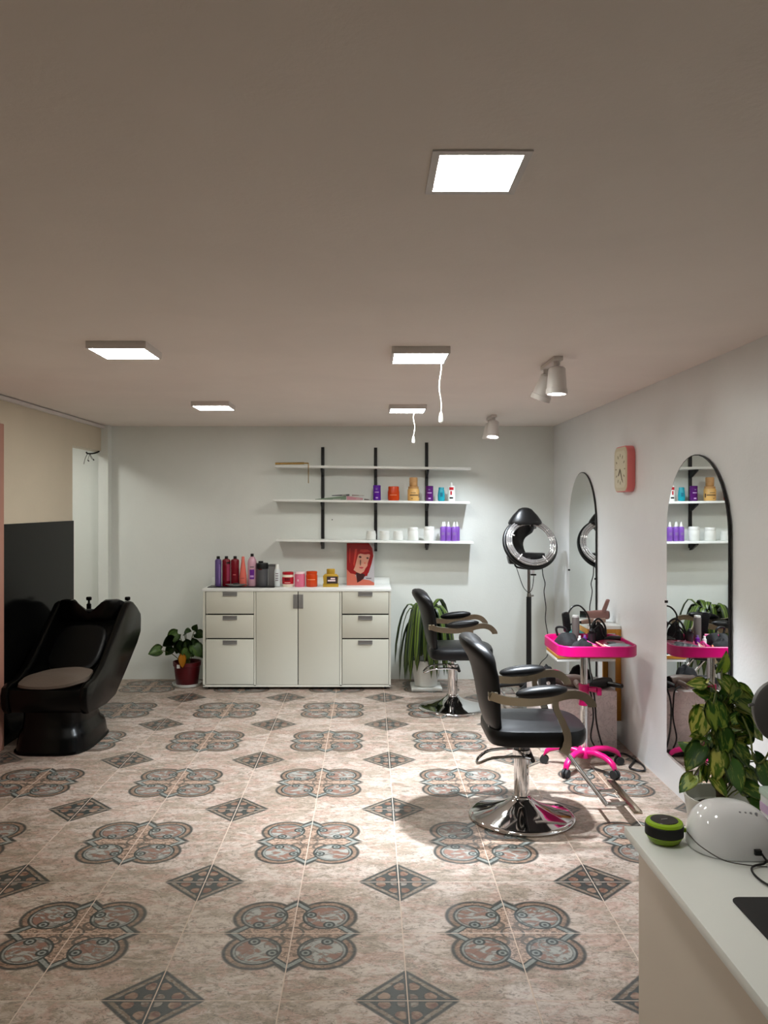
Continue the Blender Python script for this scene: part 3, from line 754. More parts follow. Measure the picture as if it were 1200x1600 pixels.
# lowest shelf
Z3 = 1.405
gW = 'white jars on the lowest shelf'
for i, (pa, pb, hh, dome, lab) in enumerate([(572, 587.5, 15, 1, 'small white jar by the middle upright, leftmost on lowest shelf'), (593, 609, 14.5, 0, 'small white jar, second from left on the lowest shelf'), (614, 630, 15, 1, 'small domed white jar, third from left on the lowest shelf'), (637, 654, 20.5, 0, 'taller white jar, second of five from the right on lowest shelf'), (662, 679, 22, 0, 'tallest white jar, in front of the right shelf upright')]):
    x = sx_((pa + pb) / 2); r = (pb - pa) / 2 * ms; H_ = hh * ms
    k = 0.55 if dome else 0.72
    cont('jar', lab, 'jar', (x, YS, zs(x, Z3)), [('body', [(r * 0.94, 0), (r, 0.004), (r, H_ * k), (r * 0.96, H_ * (k + 0.02))], M['plastic_w']), ('lid', [(r * 0.97, H_ * (k + 0.02)), (r * 0.98, H_ * (k + 0.04)), (r * (0.86 if dome else 0.96), H_ * 0.93), (r * (0.6 if dome else 0.86), H_)], M['plastic_w'])], gW)
pm = C('spray_purple', (122, 76, 168), 0.3)
for i, (px, dy, lab) in enumerate([(692, 0, 'purple spray bottle, left of the front three on lowest shelf'), (700.5, 0, 'purple spray bottle, middle of the front three on lowest shelf'), (709.5, 0, 'purple spray bottle, right of the front three on lowest shelf'), (694.5, 0.065, 'purple spray bottle behind the left one on lowest shelf'), (714, 0.065, 'purple spray bottle behind the right one on lowest shelf')]):
    Yb = YS - 0.03 + dy; x = (px - 578) * Yb / F
    t = cont('spray_bottle', lab, 'bottle', (x, Yb, zs(x, Z3)), [('body', [(h(4.2), 0), (h(4.5), 0.003), (h(4.5), h(20.5)), (h(3.4), h(22)), (h(2.6), h(22.4))], pm), ('nozzle', [(h(2.4), h(22.3)), (h(2.2), h(25)), (h(1.4), h(26.5)), (h(1.3), h(29)), (h(0.9), h(29.6))], M['plastic_w'])], 'purple spray bottles')
    if dy == 0: label_patch(t, h(4.58), h(9), h(13.5), -120, -60, C('lilac_print', None))
# screw hole on the wall
bm = BM(); cyl(bm, P(519, 812, YB + 0.002), P(519, 812, YB - 0.006), 0.006, None, 10); tag(ob('wall_plug', bm, M['black']), 'tiny dark wall plug between the shelves', 'wall plug')

# ================================================================ MIRRORS, CLOCK
def mirror(yc, label, rz):
    t = thing('wall_mirror', label, 'mirror', (XR - 0.45 * abs(math.sin(rz)), yc, 0), rz, 'arched wall mirrors')
    def outline(hw, zb, zt, n=24):
        pts = [(-hw, zb), (hw, zb)]
        for k in range(n + 1):
            a = PI * k / n; pts.append((hw * math.cos(a), zt - hw + hw * math.sin(a)))
        return pts
    bm = BM(); prism(bm, outline(0.45, 0.215, 2.035), 'x', -0.008, -0.001); ob('frame', bm, M['black_m'], t, False)
    bm = BM(); prism(bm, outline(0.444, 0.221, 2.029), 'x', -0.010, -0.0085); ob('glass', bm, M['mirror'], t, False)
    for s in (-1, 1):
        bm = BM(); box(bm, (-0.014, s * 0.451, 1.15), (0.012, 0.008, 0.016), 0.002); ob('clip', bm, M['black_m'], t)
    return t
mirror(7.03, 'arched frameless wall mirror beside the hood dryer', R(-0.4))
mirror(4.575, 'arched frameless wall mirror behind the leafy plant', R(-0.8))
t = thing('wall_clock', 'rounded square clock with pink sides on the right wall', 'clock', (XR, 5.79, 2.005))
def rr3(h1, h2, r): return rrect(-h1, h1, -h2, h2, r, 6)
bm = BM(); prism(bm, rr3(0.15, 0.163, 0.06), 'x', -0.055, 0.0, 0.004); ob('case', bm, C('clock_pink', (222, 118, 116), 0.4), t)
bm = BM(); prism(bm, rr3(0.143, 0.156, 0.055), 'x', -0.058, -0.054, 0.001); fc = ob('face', bm, C('clock_cream', (204, 192, 160), 0.4), t)
bm = BM(); prism(bm, rr3(0.118, 0.131, 0.04), 'x', -0.0595, -0.0578, 0.0005); ob('dial', bm, C('clock_dial', (214, 206, 180), 0.4), fc)
mk = C('clock_mark', (140, 128, 100), 0.5)
for k in range(12):
    a = 2 * PI * k / 12
    bm = BM(); box(bm, (-0.0602, 0, 0.098), (0.0015, 0.008, 0.022)); o = ob('hour_mark', bm, mk, fc); o.rotation_euler = (a, 0, 0)
for a, l, w_ in ((-140, 0.06, 0.012), (150, 0.09, 0.008)):
    bm = BM(); box(bm, (-0.0625, 0, l / 2), (0.0015, w_, l)); o = ob('hand', bm, C('clock_hand', (96, 84, 60), 0.4), fc); o.rotation_euler = (R(a), 0, 0)

# ================================================================ SALON CHAIRS (face +x)
def cushion(bm, hx, hy, z0, z1, c=(0, 0), p=4.0, rnd=0.03, n=36, bulge=0.012, fx=None):
    prof = [(rnd * 1.0, z0), (rnd * 0.35, z0 + rnd * 0.25), (0, z0 + rnd), (0, z1 - rnd), (rnd * 0.3, z1 - rnd * 0.3), (rnd, z1)]
    rings = []
    for ins, z in prof:
        rings.append([Vector((c[0] + (fx(x, y) if fx else x), c[1] + y, z)) for x, y in superell(hx - ins, hy - ins, n, p)])
    for s, dz in ((0.75, 0.5), (0.4, 0.9), (0.08, 1.0)):
        rings.append([Vector((c[0] + (fx(x, y) if fx else x) * 1.0, c[1] + y, z1 + bulge * dz)) for x, y in superell((hx - rnd) * s, (hy - rnd) * s, n, p)])
    return bridge(bm, rings)

def salon_chair(name, label, loc, rz):
    t = thing(name, label, 'chair', loc, rz, 'black salon chairs')
    bm = BM(); lathe(bm, [(0.292, 0.0), (0.296, 0.006), (0.294, 0.014), (0.27, 0.022), (0.18, 0.045), (0.10, 0.075), (0.062, 0.10), (0.05, 0.112)], seg=64); ob('base', bm, M['chrome'], t, ang=60)
    bm = BM(); lathe(bm, [(0.05, 0.108), (0.052, 0.118), (0.042, 0.122), (0.042, 0.345), (0.048, 0.35), (0.05, 0.378), (0.045, 0.384)], seg=32); ob('column', bm, M['chrome'], t)
    bm = BM(); lathe(bm, [(0.017, 0.38), (0.017, 0.415)], seg=20); ob('piston', bm, M['chrome'], t)
    bm = BM(); lathe(bm, [(0.03, 0.405), (0.05, 0.44), (0.05, 0.452)], seg=20); box(bm, (0.04, 0, 0.445), (0.40, 0.30, 0.014), 0.003); ob('seat_plate', bm, M['black_m'], t)
    # pump lever: a bent loop of rod
    bm = BM(); tube(bm, [(0.05, -0.055, 0.335), (-0.03, -0.075, 0.355), (-0.17, -0.07, 0.348), (-0.245, -0.06, 0.318), (-0.255, -0.03, 0.316), (-0.235, 0.0, 0.335), (-0.17, 0.03, 0.362), (-0.03, 0.055, 0.365), (0.04, 0.05, 0.36)], 0.0085, 8, 5); lv = ob('pump_lever', bm, M['chrome'], t)
    bm = BM(); cyl(bm, (0.05, -0.07, 0.333), (0.05, 0.062, 0.352), 0.013, None, 12); ob('lever_pivot', bm, M['black'], lv)
    # seat
    def fx(x, y): return x + (0.03 * (1 - (y / 0.26) ** 2) if x > 0.1 else 0)
    bm = BM(); cushion(bm, 0.262, 0.258, 0.452, 0.548, (0.047, 0), 4.5, 0.028, 44, 0.014, fx); ob('seat', bm, M['leather'], t)
    # backrest: lofted rings with rolled top
    rings = []
    sec = [  # z, x centre, half width, half thickness, wrap
        (0.505, -0.165, 0.165, 0.012, 0.02), (0.512, -0.168, 0.190, 0.026, 0.025), (0.54, -0.178, 0.206, 0.033, 0.03), (0.60, -0.196, 0.222, 0.036, 0.04),
        (0.68, -0.212, 0.234, 0.037, 0.05), (0.76, -0.226, 0.242, 0.038, 0.06), (0.84, -0.242, 0.246, 0.040, 0.065), (0.90, -0.258, 0.244, 0.045, 0.068),
        (0.94, -0.272, 0.243, 0.054, 0.075), (0.97, -0.284, 0.238, 0.060, 0.08), (0.995, -0.294, 0.228, 0.058, 0.08), (1.014, -0.302, 0.210, 0.046, 0.075), (1.024, -0.306, 0.18, 0.026, 0.06), (1.026, -0.307, 0.15, 0.008, 0.05)]
    n = 44
    for z, xc, hw, ht, wr in sec:
        ring = []
        for x, y in superell(ht, hw, n, 3.0):
            v = y / 0.25
            # top line falls towards the sides
            zz = z - max(0, z - 0.80) * 0.30 * abs(v) ** 2.6
            ring.append(Vector((xc + x + wr * v * v, y, zz)))
        rings.append(ring)
    bm = BM(); bridge(bm, rings); ob('backrest', bm, M['leather'], t)
    # steel link between seat and back
    for sy in (-1, 1):
        bm = BM(); strip_solid(bm, [(-0.18, 0.58), (-0.196, 0.53), (-0.192, 0.47), (-0.165, 0.448), (-0.10, 0.445)], 0.02, 'y', sy * 0.12 - 0.014, sy * 0.12 + 0.014); ob('back_bracket', bm, M['chrome'], t)
    for sy in (-1, 1):
        ya = sy * 0.272; lo, hi = (ya - 0.011, ya + 0.011)
        bm = BM(); strip_solid(bm, [(-0.215, 0.742), (-0.16, 0.722), (-0.10, 0.712), (0.0, 0.708), (0.10, 0.722), (0.17, 0.742), (0.235, 0.748), (0.285, 0.733), (0.318, 0.700), (0.322, 0.682)], 0.044, 'y', lo, hi)
        fr = ob('armrest', bm, M['steel'], t)
        bm = BM(); box(bm, (-0.20, sy * 0.255, 0.735), (0.05, 0.03, 0.045), 0.004); ob('arm_mount', bm, M['steel'], fr)
        bm = BM(); strip_solid(bm, [(0.128, 0.715), (0.132, 0.67), (0.165, 0.60), (0.190, 0.53), (0.185, 0.47), (0.17, 0.44)], [0.030, 0.032, 0.036, 0.04, 0.046, 0.05], 'y', lo - 0.002, hi + 0.002); ob('arm_support', bm, M['steel'], fr)
        # elliptical pad
        rings = []
        for k in range(-6, 7):
            a = k / 6 * PI / 2 * 0.985
            cr, sn = math.cos(a), math.sin(a)
            rings.append([Vector((0.055 + x, ya + y, 0.762 + 0.032 * sn + 0.10 * x)) for x, y in superell(0.138 * cr ** 0.9, 0.044 * cr ** 0.9, 28, 2.4)])
        bm = BM(); bridge(bm, rings); ob('arm_pad', bm, M['leather'], fr, ang=70)
    # footrest
    bm = BM()
    for sy in (-1, 1):
        tube(bm, [(0.15, sy * 0.10, 0.440), (0.20, sy * 0.10, 0.425), (0.43, sy * 0.10, 0.125), (0.455, sy * 0.10, 0.105), (0.56, sy * 0.10, 0.108)], 0.012, 10, 4)
    tube(bm, [(0.45, -0.10, 0.108), (0.45, 0.10, 0.108)], 0.009, 10)
    fr = ob('footrest', bm, M['chrome'], t)
    bm = BM(); box(bm, (0.575, 0, 0.112), (0.05, 0.50, 0.016), 0.006); ob('foot_bar', bm, M['steel'], fr)
    return t
salon_chair('salon_chair', 'black salon chair with chrome disc base, nearer the camera', (0.853, 4.555, 0), 0)
salon_chair('salon_chair', 'black salon chair in front of the drooping green plant', (0.712, 6.98, 0), 0)

# ================================================================ WASH CHAIR (faces the camera)
WX, WY = -2.27, 5.66
wc = thing('wash_chair', 'glossy black backwash chair with basin and taupe seat cushion', 'wash chair', (WX, WY, 0))
def ring_xy(hx, y0, y1, z, p=5.0, n=40):
    cy, hy = (y0 + y1) / 2, (y1 - y0) / 2
    return [Vector((x, cy + y, z)) for x, y in superell(hx, hy, n, p)]
bm = BM(); bridge(bm, [ring_xy(0.272, -0.03, 0.70, 0.0, 3.6), ring_xy(0.278, -0.036, 0.71, 0.008, 3.6), ring_xy(0.266, -0.02, 0.70, 0.018, 3.6), ring_xy(0.256, -0.005, 0.68, 0.10, 3.6), ring_xy(0.248, 0.005, 0.66, 0.135, 3.6), ring_xy(0.232, 0.022, 0.62, 0.155, 3.6), ring_xy(0.222, 0.03, 0.59, 0.20, 3.6), ring_xy(0.22, 0.035, 0.58, 0.26, 3.6), ring_xy(0.235, 0.03, 0.60, 0.33, 3.6)]); ob('base', bm, M['black_g'], wc)
side = [(0.02, 0.285), (-0.02, 0.33), (-0.035, 0.42), (-0.02, 0.475), (0.04, 0.495), (0.16, 0.50), (0.34, 0.565), (0.62, 0.74), (0.86, 0.90), (0.93, 0.95), (1.0, 0.962), (1.08, 0.945), (1.20, 0.885), (1.30, 0.82), (1.31, 0.77), (1.30, 0.66), (1.20, 0.58), (0.90, 0.42), (0.62, 0.28), (0.40, 0.26)]
for s in (-1, 1):
    bm = BM(); prism(bm, side, 'x', s * 0.275 - 0.028, s * 0.275 + 0.028, 0.014); ob('side_shell', bm, M['black_g'], wc)
mid = [(0.03, 0.29), (-0.01, 0.34), (-0.022, 0.42), (-0.01, 0.455), (0.06, 0.465), (0.40, 0.455), (0.46, 0.48), (0.86, 0.80), (0.95, 0.83), (1.0, 0.78), (1.10, 0.62), (0.62, 0.30)]
bm = BM(); prism(bm, mid, 'x', -0.26, 0.26, 0.01); ob('seat_shell', bm, M['black_g'], wc)
bm = BM()   # padded back
d = Vector((0, 0.40, 0.32)).normalized(); nrm = Vector((0, -0.32, 0.40)).normalized()
o0 = Vector((0, 0.64, 0.63))
rings = []
for ins, h_ in ((0.0, 0.0), (0.0, 0.02), (0.012, 0.032), (0.03, 0.036), (0.10, 0.037)):
    rings.append([o0 + Vector((x, 0, 0)) + d * y + nrm * h_ for x, y in superell(0.20 - ins, 0.235 - ins, 32, 3.4)])
bridge(bm, rings); ob('back_pad', bm, C('matt_black_shell', (4, 4, 4), 0.4, spec=0.2), wc)
bm = BM()   # cushion of taupe cloth
rings = []
rnd = random.Random(3)
for ins, z in ((0.03, 0.455), (0.0, 0.475), (0.004, 0.492), (0.04, 0.505), (0.10, 0.513), (0.16, 0.516)):
    rings.append([Vector((x, 0.20 + y, z + 0.010 * math.sin(9 * x + 5 * y) + 0.006 * math.sin(23 * y + 3 + 8 * x) + (0.07 * (y + 0.2) if z > 0.48 else 0))) for x, y in superell(0.235 - ins, 0.205 - ins, 36, 4.0)])
bridge(bm, rings); cz = ob('seat_cushion', bm, M['taupe'], wc); cz['label'] = 'taupe cloth seat cushion'
# basin with a notch for the neck
bm = BM(); rings = []
def basin_ring(hx, hy, z, notch, dz=0.0):
    out = []
    for k in range(48):
        a = 2 * PI * k / 48; c_, s_ = math.cos(a), math.sin(a); p = 4.0
        x = hx * math.copysign(abs(c_) ** (2 / p), c_); y = hy * math.copysign(abs(s_) ** (2 / p), s_)
        f_ = max(0.0, min(1.0, (y / hy + 0.45) / 0.9)); f_ = f_ * f_ * (3 - 2 * f_)
        zz = z - f_ * notch * 1.55
        if y < -hy * 0.55: zz += (0.35 * notch * (1 - math.exp(-(x / 0.10) ** 6)) - 0.9 * notch * math.exp(-(x / 0.085) ** 8)) * min(1, (-y / hy - 0.55) / 0.25)
        out.append(Vector((x, 1.10 + y, zz)))
    return out
for hx, hy, z, nt_ in ((0.16, 0.12, 0.66, 0), (0.24, 0.18, 0.72, 0), (0.272, 0.215, 0.82, 0.03), (0.282, 0.225, 0.925, 0.08), (0.274, 0.217, 0.948, 0.085), (0.245, 0.19, 0.954, 0.085), (0.225, 0.17, 0.94, 0.08), (0.20, 0.15, 0.86, 0.02), (0.14, 0.10, 0.80, 0)):
    rings.append(basin_ring(hx, hy, z, nt_))
bridge(bm, rings); bs_ = ob('basin', bm, M['black_g'], wc)
bm = BM(); cushion(bm, 0.06, 0.03, 0.885, 0.90, (0, 0.925), 3, 0.006, 20, 0.004); ob('neck_rest', bm, M['rubber'], bs_)
for x in (-0.13, 0.20):
    bm = BM(); lathe(bm, [(0.02, 0.80), (0.020, 0.875), (0.013, 0.88), (0.009, 0.89), (0.009, 0.905), (0.022, 0.91), (0.024, 0.93), (0.018, 0.938)], (x, 1.255, 0.028), 18); ob('tap_knob', bm, M['black_g'], bs_)

# ================================================================ HOOD DRYER
HX, HY = 1.472, 7.50
hd = thing('hood_dryer', 'black hair hood processor with clear ring on a tall stand', 'hood dryer', (HX, HY, 0))
bm = BM(); cyl(bm, (0, 0, 0.06), (0, 0, 0.90), 0.024, None, 20); ob('lower_pole', bm, M['black_m'], hd)
bm = BM(); cyl(bm, (0, 0, 0.89), (0, 0, 1.26), 0.014, None, 16); ob('upper_pole', bm, C('satin_steel', (150, 146, 142), 0.3, metal=1.0), hd)
bm = BM(); cyl(bm, (0, 0, 0.885), (0, 0, 0.935), 0.024, 0.021, 18); cyl(bm, (0.02, 0, 0.91), (0.045, 0, 0.91), 0.008, None, 10); ob('height_collar', bm, M['chrome'], hd)
bm = BM()
for k in range(5):
    a = 2 * PI * k / 5 + 0.4
    tube(bm, [(0, 0, 0.09), (0.12 * math.cos(a), 0.12 * math.sin(a), 0.085), (0.28 * math.cos(a), 0.28 * math.sin(a), 0.06)], 0.018, 8)
ob('star_base', bm, M['black_m'], hd)
for k in range(5):
    a = 2 * PI * k / 5 + 0.4; cx_, cy_ = 0.28 * math.cos(a), 0.28 * math.sin(a)
    bm = BM(); cyl(bm, (cx_ - 0.012, cy_, 0.025), (cx_ + 0.012, cy_, 0.025), 0.025, None, 14); ob('caster', bm, M['rubber'], hd)
# control box and handle
bm = BM(); prism(bm, [(-0.17, 1.20), (0.14, 1.19), (0.16, 1.24), (0.155, 1.30), (-0.17, 1.31), (-0.185, 1.26)], 'y', 0.02, 0.14, 0.012); cbx = ob('control_box', bm, M['black'], hd)
bm = BM(); tube(bm, [(-0.13, 0.0, 1.20), (-0.11, -0.03, 1.175), (0, -0.05, 1.162), (0.11, -0.03, 1.165), (0.13, 0.0, 1.195)], 0.009, 8, 5); ob('handle', bm, M['black'], hd)
bm = BM(); box(bm, (0.035, -0.01, 1.145), (0.03, 0.03, 0.06), 0.004); ob('switch', bm, M['frame_w'], hd)
bm = BM(); box(bm, (0.04, -0.01, 1.105), (0.05, 0.03, 0.015), 0.004); ob('clamp', bm, M['black'], hd)
RM = Matrix.Rotation(R(14), 4, 'Y') @ Matrix.Rotation(R(61), 4, 'X')
rc = Vector((0.02, 0.0, 1.402))
bm = BM(); torus(bm, rc + RM @ Vector((0, 0, -0.03)), 0.243, 0.020, RM, 56, 12); hg = ob('ring_housing', bm, M['black'], hd)
cl = C('clear_heater_tube', (190, 188, 188), 0.1, metal=0.75)
for rr_, off in ((0.228, 0.008), (0.209, 0.012), (0.190, 0.008)):
    bm = BM(); torus(bm, rc + RM @ Vector((0, 0, off)), rr_, 0.0115, RM, 56, 10); ob('heater_tube', bm, cl, hg)
for k in range(5):
    a = 2 * PI * k / 5 + 0.5
    p_ = rc + RM @ Vector((0.196 * math.cos(a), 0.196 * math.sin(a), 0.018)); q_ = rc + RM @ Vector((0.236 * math.cos(a), 0.236 * math.sin(a), 0.016))
    bm = BM(); tube(bm, [rc + RM @ Vector((0.165 * math.cos(a), 0.165 * math.sin(a), 0.016)), q_], 0.006, 6); ob('tube_clip', bm, M['frame_w'], hg)
# cap on the back of the ring and the curved arm
bm = BM(); rings = []
capM = Matrix.Rotation(R(8), 4, 'Y')
for r_, z in ((0.155, 1.565), (0.16, 1.58), (0.152, 1.60), (0.136, 1.625), (0.114, 1.655), (0.09, 1.68), (0.062, 1.71), (0.03, 1.724), (0.008, 1.726)):
    rings.append([Vector((-0.01 + r_ * x, 0.13 + r_ * 0.62 * y, z)) for x, y in superell(1, 1, 32, 2.2)])
bridge(bm, rings); ob('hood_cap', bm, M['black'], hd)
bm = BM()
path = [Vector((-0.06, 0.08, 1.25)), Vector((-0.085, 0.13, 1.32)), Vector((-0.09, 0.16, 1.40)), Vector((-0.055, 0.165, 1.48)), Vector((0.03, 0.14, 1.54)), Vector((0.08, 0.12, 1.55))]
rings = []
pp = catmull(path, 4)
for i, p_ in enumerate(pp):
    d_ = (pp[min(i + 1, len(pp) - 1)] - pp[max(i - 1, 0)]).normalized()
    wv = Vector((1, 0.0, 0)) - d_ * d_.x; wv.normalize(); tv = d_.cross(wv).normalized()
    rings.append([p_ + wv * (x * 0.07) + tv * (y * 0.022) for x, y in superell(1, 1, 14, 3)])
bridge(bm, rings); ob('hood_arm', bm, M['black'], hd)
bm = BM(); tube(bm, [(-0.12, 0.02, 1.20), (-0.10, -0.01, 1.12), (-0.06, -0.03, 1.00), (-0.02, -0.02, 0.95), (0.0, -0.03, 0.94), (0.03, -0.02, 0.99), (0.045, -0.01, 1.10)], 0.0035, 6, 5); ob('control_wire', bm, M['black'], hd)
bm = BM(); tube(bm, [(0.13, 0.03, 1.19), (0.135, 0.02, 1.10), (0.155, 0.02, 1.02), (0.145, 0.02, 0.94), (0.165, 0.03, 0.80), (0.16, 0.03, 0.68), (0.185, 0.03, 0.52), (0.18, 0.02, 0.36), (0.10, -0.02, 0.28), (0.06, 0.02, 0.10), (0.03, 0.1, 0.02)], 0.0045, 6, 5); ob('power_cord', bm, M['black'], hd)

# ================================================================ MARBLE PLINTH, WALL DESK
bm = BM(); box(bm, ((1.21 + 1.755) / 2, 6.0, 0.2125), (0.545, 0.50, 0.425), 0.004)
tag(ob('plinth', bm, M['marble']), 'low pink grey marble plinth under the wall desk', 'plinth')
dk = thing('wall_desk', 'small wall-hung desk with mustard wooden edges behind the pink trolley', 'desk', (XR, 5.97, 0))
bm = BM(); box(bm, (-0.235, 0.185, 0.606), (0.47, 0.37, 0.022), 0.001); ob('desk_top', bm, M['white'], dk)
bm = BM(); box(bm, (-0.235, 0.002, 0.629), (0.47, 0.02, 0.02)); box(bm, (-0.46, 0.185, 0.629), (0.02, 0.35, 0.02)); ob('edge_strip', bm, M['mustard'], dk, False)
bm = BM(); box(bm, (-0.125, 0.15, 0.848), (0.245, 0.32, 0.026), 0.001); ob('shelf_top', bm, M['white'], dk)
bm = BM(); box(bm, (-0.1425, 0.0, 0.82), (0.205, 0.02, 0.03)); ob('shelf_edge', bm, M['mustard'], dk, False)
for y_, z0 in ((0.0, 0.16), (0.33, 0.16)):
    bm = BM(); box(bm, (-0.02, y_, (z0 + 0.834) / 2), (0.038, 0.024, 0.834 - z0), 0.002); ob('batten', bm, M['mustard'], dk)
bm = BM(); box(bm, (-0.236, 0.16, 0.727), (0.02, 0.30, 0.215), 0.001); ob('side_panel', bm, M['mustard'], dk)
# teal binder box in the shelf
bm = BM(); prism(bm, rrect(XR - 0.36, XR - 0.25, 0.6405, 0.80, 0.008, 3), 'y', 6.01, 6.2, 0.003); tag(ob('box', bm, C('teal_card', (26, 120, 116), 0.5)), 'teal box standing inside the wall desk shelf', 'box')
# things on the plinth
def hair_dryer(name, label, loc, rz, m, m2, tip=0.0, s=1.0, roll=0.0):
    t = thing(name, label, 'hair dryer', loc, rz)
    t.rotation_euler = (roll, tip, rz)
    bm = BM(); rings = []
    for x, r_ in ((-0.085, 0.028), (-0.08, 0.036), (-0.03, 0.042), (0.03, 0.038), (0.08, 0.030), (0.10, 0.030), (0.102, 0.024), (0.09, 0.023)):
        rings.append([Vector((x * s, r_ * s * math.cos(2 * PI * k / 20), r_ * s * math.sin(2 * PI * k / 20) + 0.042 * s)) for k in range(20)])
    bridge(bm, rings); ob('barrel', bm, m, t)
    bm = BM(); rings = []
    for q, r_ in ((0.02, 0.018), (0.07, 0.019), (0.12, 0.018), (0.15, 0.017), (0.155, 0.01)):
        rings.append([Vector(((-0.03 - 0.25 * q) * s + r_ * s * math.cos(2 * PI * k / 14), q * s, 0.042 * s + r_ * s * math.sin(2 * PI * k / 14))) for k in range(14)])
    bridge(bm, rings); ob('grip', bm, m, t)
    bm = BM(); rings = []
    for x, hy_, hz_ in ((0.098, 0.029, 0.029), (0.12, 0.030, 0.024), (0.155, 0.036, 0.008)):
        rings.append([Vector((x * s, hy_ * s * math.cos(2 * PI * k / 20), hz_ * s * math.sin(2 * PI * k / 20) + 0.042 * s)) for k in range(20)])
    bridge(bm, rings); ob('nozzle', bm, m2, t)
    bm = BM(); rings = []
    lathe_pts = [(-0.087, 0.034), (-0.09, 0.02)]
    for x, r_ in lathe_pts: rings.append([Vector((x * s, r_ * s * math.cos(2 * PI * k / 20), r_ * s * math.sin(2 * PI * k / 20) + 0.042 * s)) for k in range(20)])
    bridge(bm, rings); ob('rear_grille', bm, m2, t)
    return t
ZP = 0.4265
def cord_to(t, pts, r=0.006, name='power_cord', m=None, sm=5):   # a cord given in room coordinates, part of its thing
    bpy.context.view_layer.update()
    inv = t.matrix_world.inverted()
    bm = BM(); tube(bm, pts, r, 6, sm)
    o = ob(name, bm, m or M['black'], t); o.matrix_parent_inverse = inv
    return o
d_black = hair_dryer('hair_dryer', 'black hair dryer lying at the right end of marble plinth', (1.665, 5.835, ZP), R(205), M['black'], M['rubber'], s=0.95)
d_taupe = hair_dryer('hair_dryer', 'taupe and black hair dryer lying in the middle of the plinth', (1.455, 5.88, ZP), R(160), C('taupe_plastic', (120, 104, 96), 0.35), M['black'], s=1.15)
t = thing('charger_box', 'black box with round silver knob on the marble plinth', 'box', (1.275, 5.84, ZP))
bm = BM(); box(bm, (0, 0, 0.045), (0.11, 0.10, 0.09), 0.008); ob('body', bm, M['black'], t)
bm = BM(); cyl(bm, (0, -0.05, 0.05), (0, -0.06, 0.05), 0.013, None, 16); ob('knob', bm, M['frame_w'], t)
def heap(bm, hx, hy, hz, seed, c=(0, 0, 0), n=28, m=9, amp=0.22):
    rnd = random.Random(seed); ph = [rnd.uniform(0, 6.28) for _ in range(8)]
    rings = []
    for i in range(m):
        u = i / (m - 1); a = u * PI / 2
        ring = []
        for k in range(n):
            b = 2 * PI * k / n
            f = 1 + amp * (math.sin(3 * b + ph[0] + 2 * u) * 0.5 + math.sin(5 * b + ph[1] - 3 * u) * 0.35 + math.sin(8 * b + ph[2]) * 0.18)
            g_ = 1 + amp * (math.sin(2 * b + ph[3]) * 0.8 + math.sin(4 * b + ph[4] + 4 * u) * 0.5)
            cr = max(math.cos(a), 0.03) ** 0.7
            ring.append(Vector((c[0] + hx * cr * math.cos(b) * f, c[1] + hy * cr * math.sin(b) * f, c[2] + hz * math.sin(a) * (g_ if 0 < i else 1))))
        rings.append(ring)
    return bridge(bm, rings)
bm = BM(); heap(bm, 0.075, 0.065, 0.10, 5, (1.33, 6.12, ZP)); tag(ob('tool_bag', bm, M['cloth_b']), 'black cloth bag slumped on the marble plinth', 'bag')
bm = BM(); heap(bm, 0.085, 0.05, 0.09, 11, (1.60, 6.17, ZP)); tag(ob('pouch', bm, M['cloth_b']), 'black pouch behind the black dryer on the plinth', 'pouch')
# on the desk shelf
ZD = 0.8615
t = d_rose = hair_dryer('hair_dryer', 'rose brown hair dryer with handle upright on the wall desk', (1.735, 6.13, ZD + 0.035), R(170), C('rose_brown', (142, 104, 98), 0.3), M['black'], s=0.9, roll=R(62))
t = thing('hair_clipper', 'pale brown straightener lying in front of the rose dryer', 'hair tool', (1.66, 6.01, ZD), R(10))
bm = BM(); tube(bm, [(-0.10, 0, 0.02), (-0.03, 0, 0.026), (0.09, 0, 0.03)], 0.02, 12, 3, [0.014, 0.016, 0.018, 0.019, 0.019, 0.018, 0.017]); ob('body', bm, C('pale_brown', (158, 132, 118), 0.35), t)
bm = BM(); tube(bm, [(-0.10, 0, 0.02), (-0.15, 0, 0.02)], 0.011, 10); ob('cord_guard', bm, M['black'], t)
cord_to(t, [(1.51, 5.985, ZD + 0.02), (1.47, 5.96, ZD + 0.01), (1.455, 5.95, ZD + 0.08), (1.50, 5.97, ZD + 0.14), (1.57, 6.0, ZD + 0.13), (1.62, 5.965, ZD + 0.02), (1.61, 5.945, 0.6), (1.585, 5.72, 0.40), (1.59, 5.68, 0.22), (1.62, 5.66, 0.08), (1.64, 5.655, 0.045)], 0.0065)
cord_to(d_taupe, [(1.50, 5.74, ZP + 0.04), (1.55, 5.715, 0.44), (1.565, 5.70, 0.36), (1.57, 5.69, 0.25), (1.55, 5.68, 0.12), (1.58, 5.66, 0.05)], 0.006)
t = thing('power_strip', 'black power strip on the floor in front of marble plinth', 'power strip', (1.60, 5.66, 0.0))
cord_to(t, [(1.70, 5.66, 0.012), (1.78, 5.66, 0.01), (1.80, 5.52, 0.01), (1.72, 5.36, 0.01), (1.79, 5.30, 0.01), (1.825, 5.40, 0.01), (1.80, 5.55, 0.012)], 0.007, sm=6)
bm = BM(); box(bm, (0, 0, 0.018), (0.20, 0.06, 0.036), 0.005); ob('body', bm, M['black'], t)
for k in range(3):
    bm = BM(); cyl(bm, (-0.06 + 0.06 * k, 0, 0.036), (-0.06 + 0.06 * k, 0, 0.038), 0.018, None, 16); ob('socket', bm, M['rubber'], t)

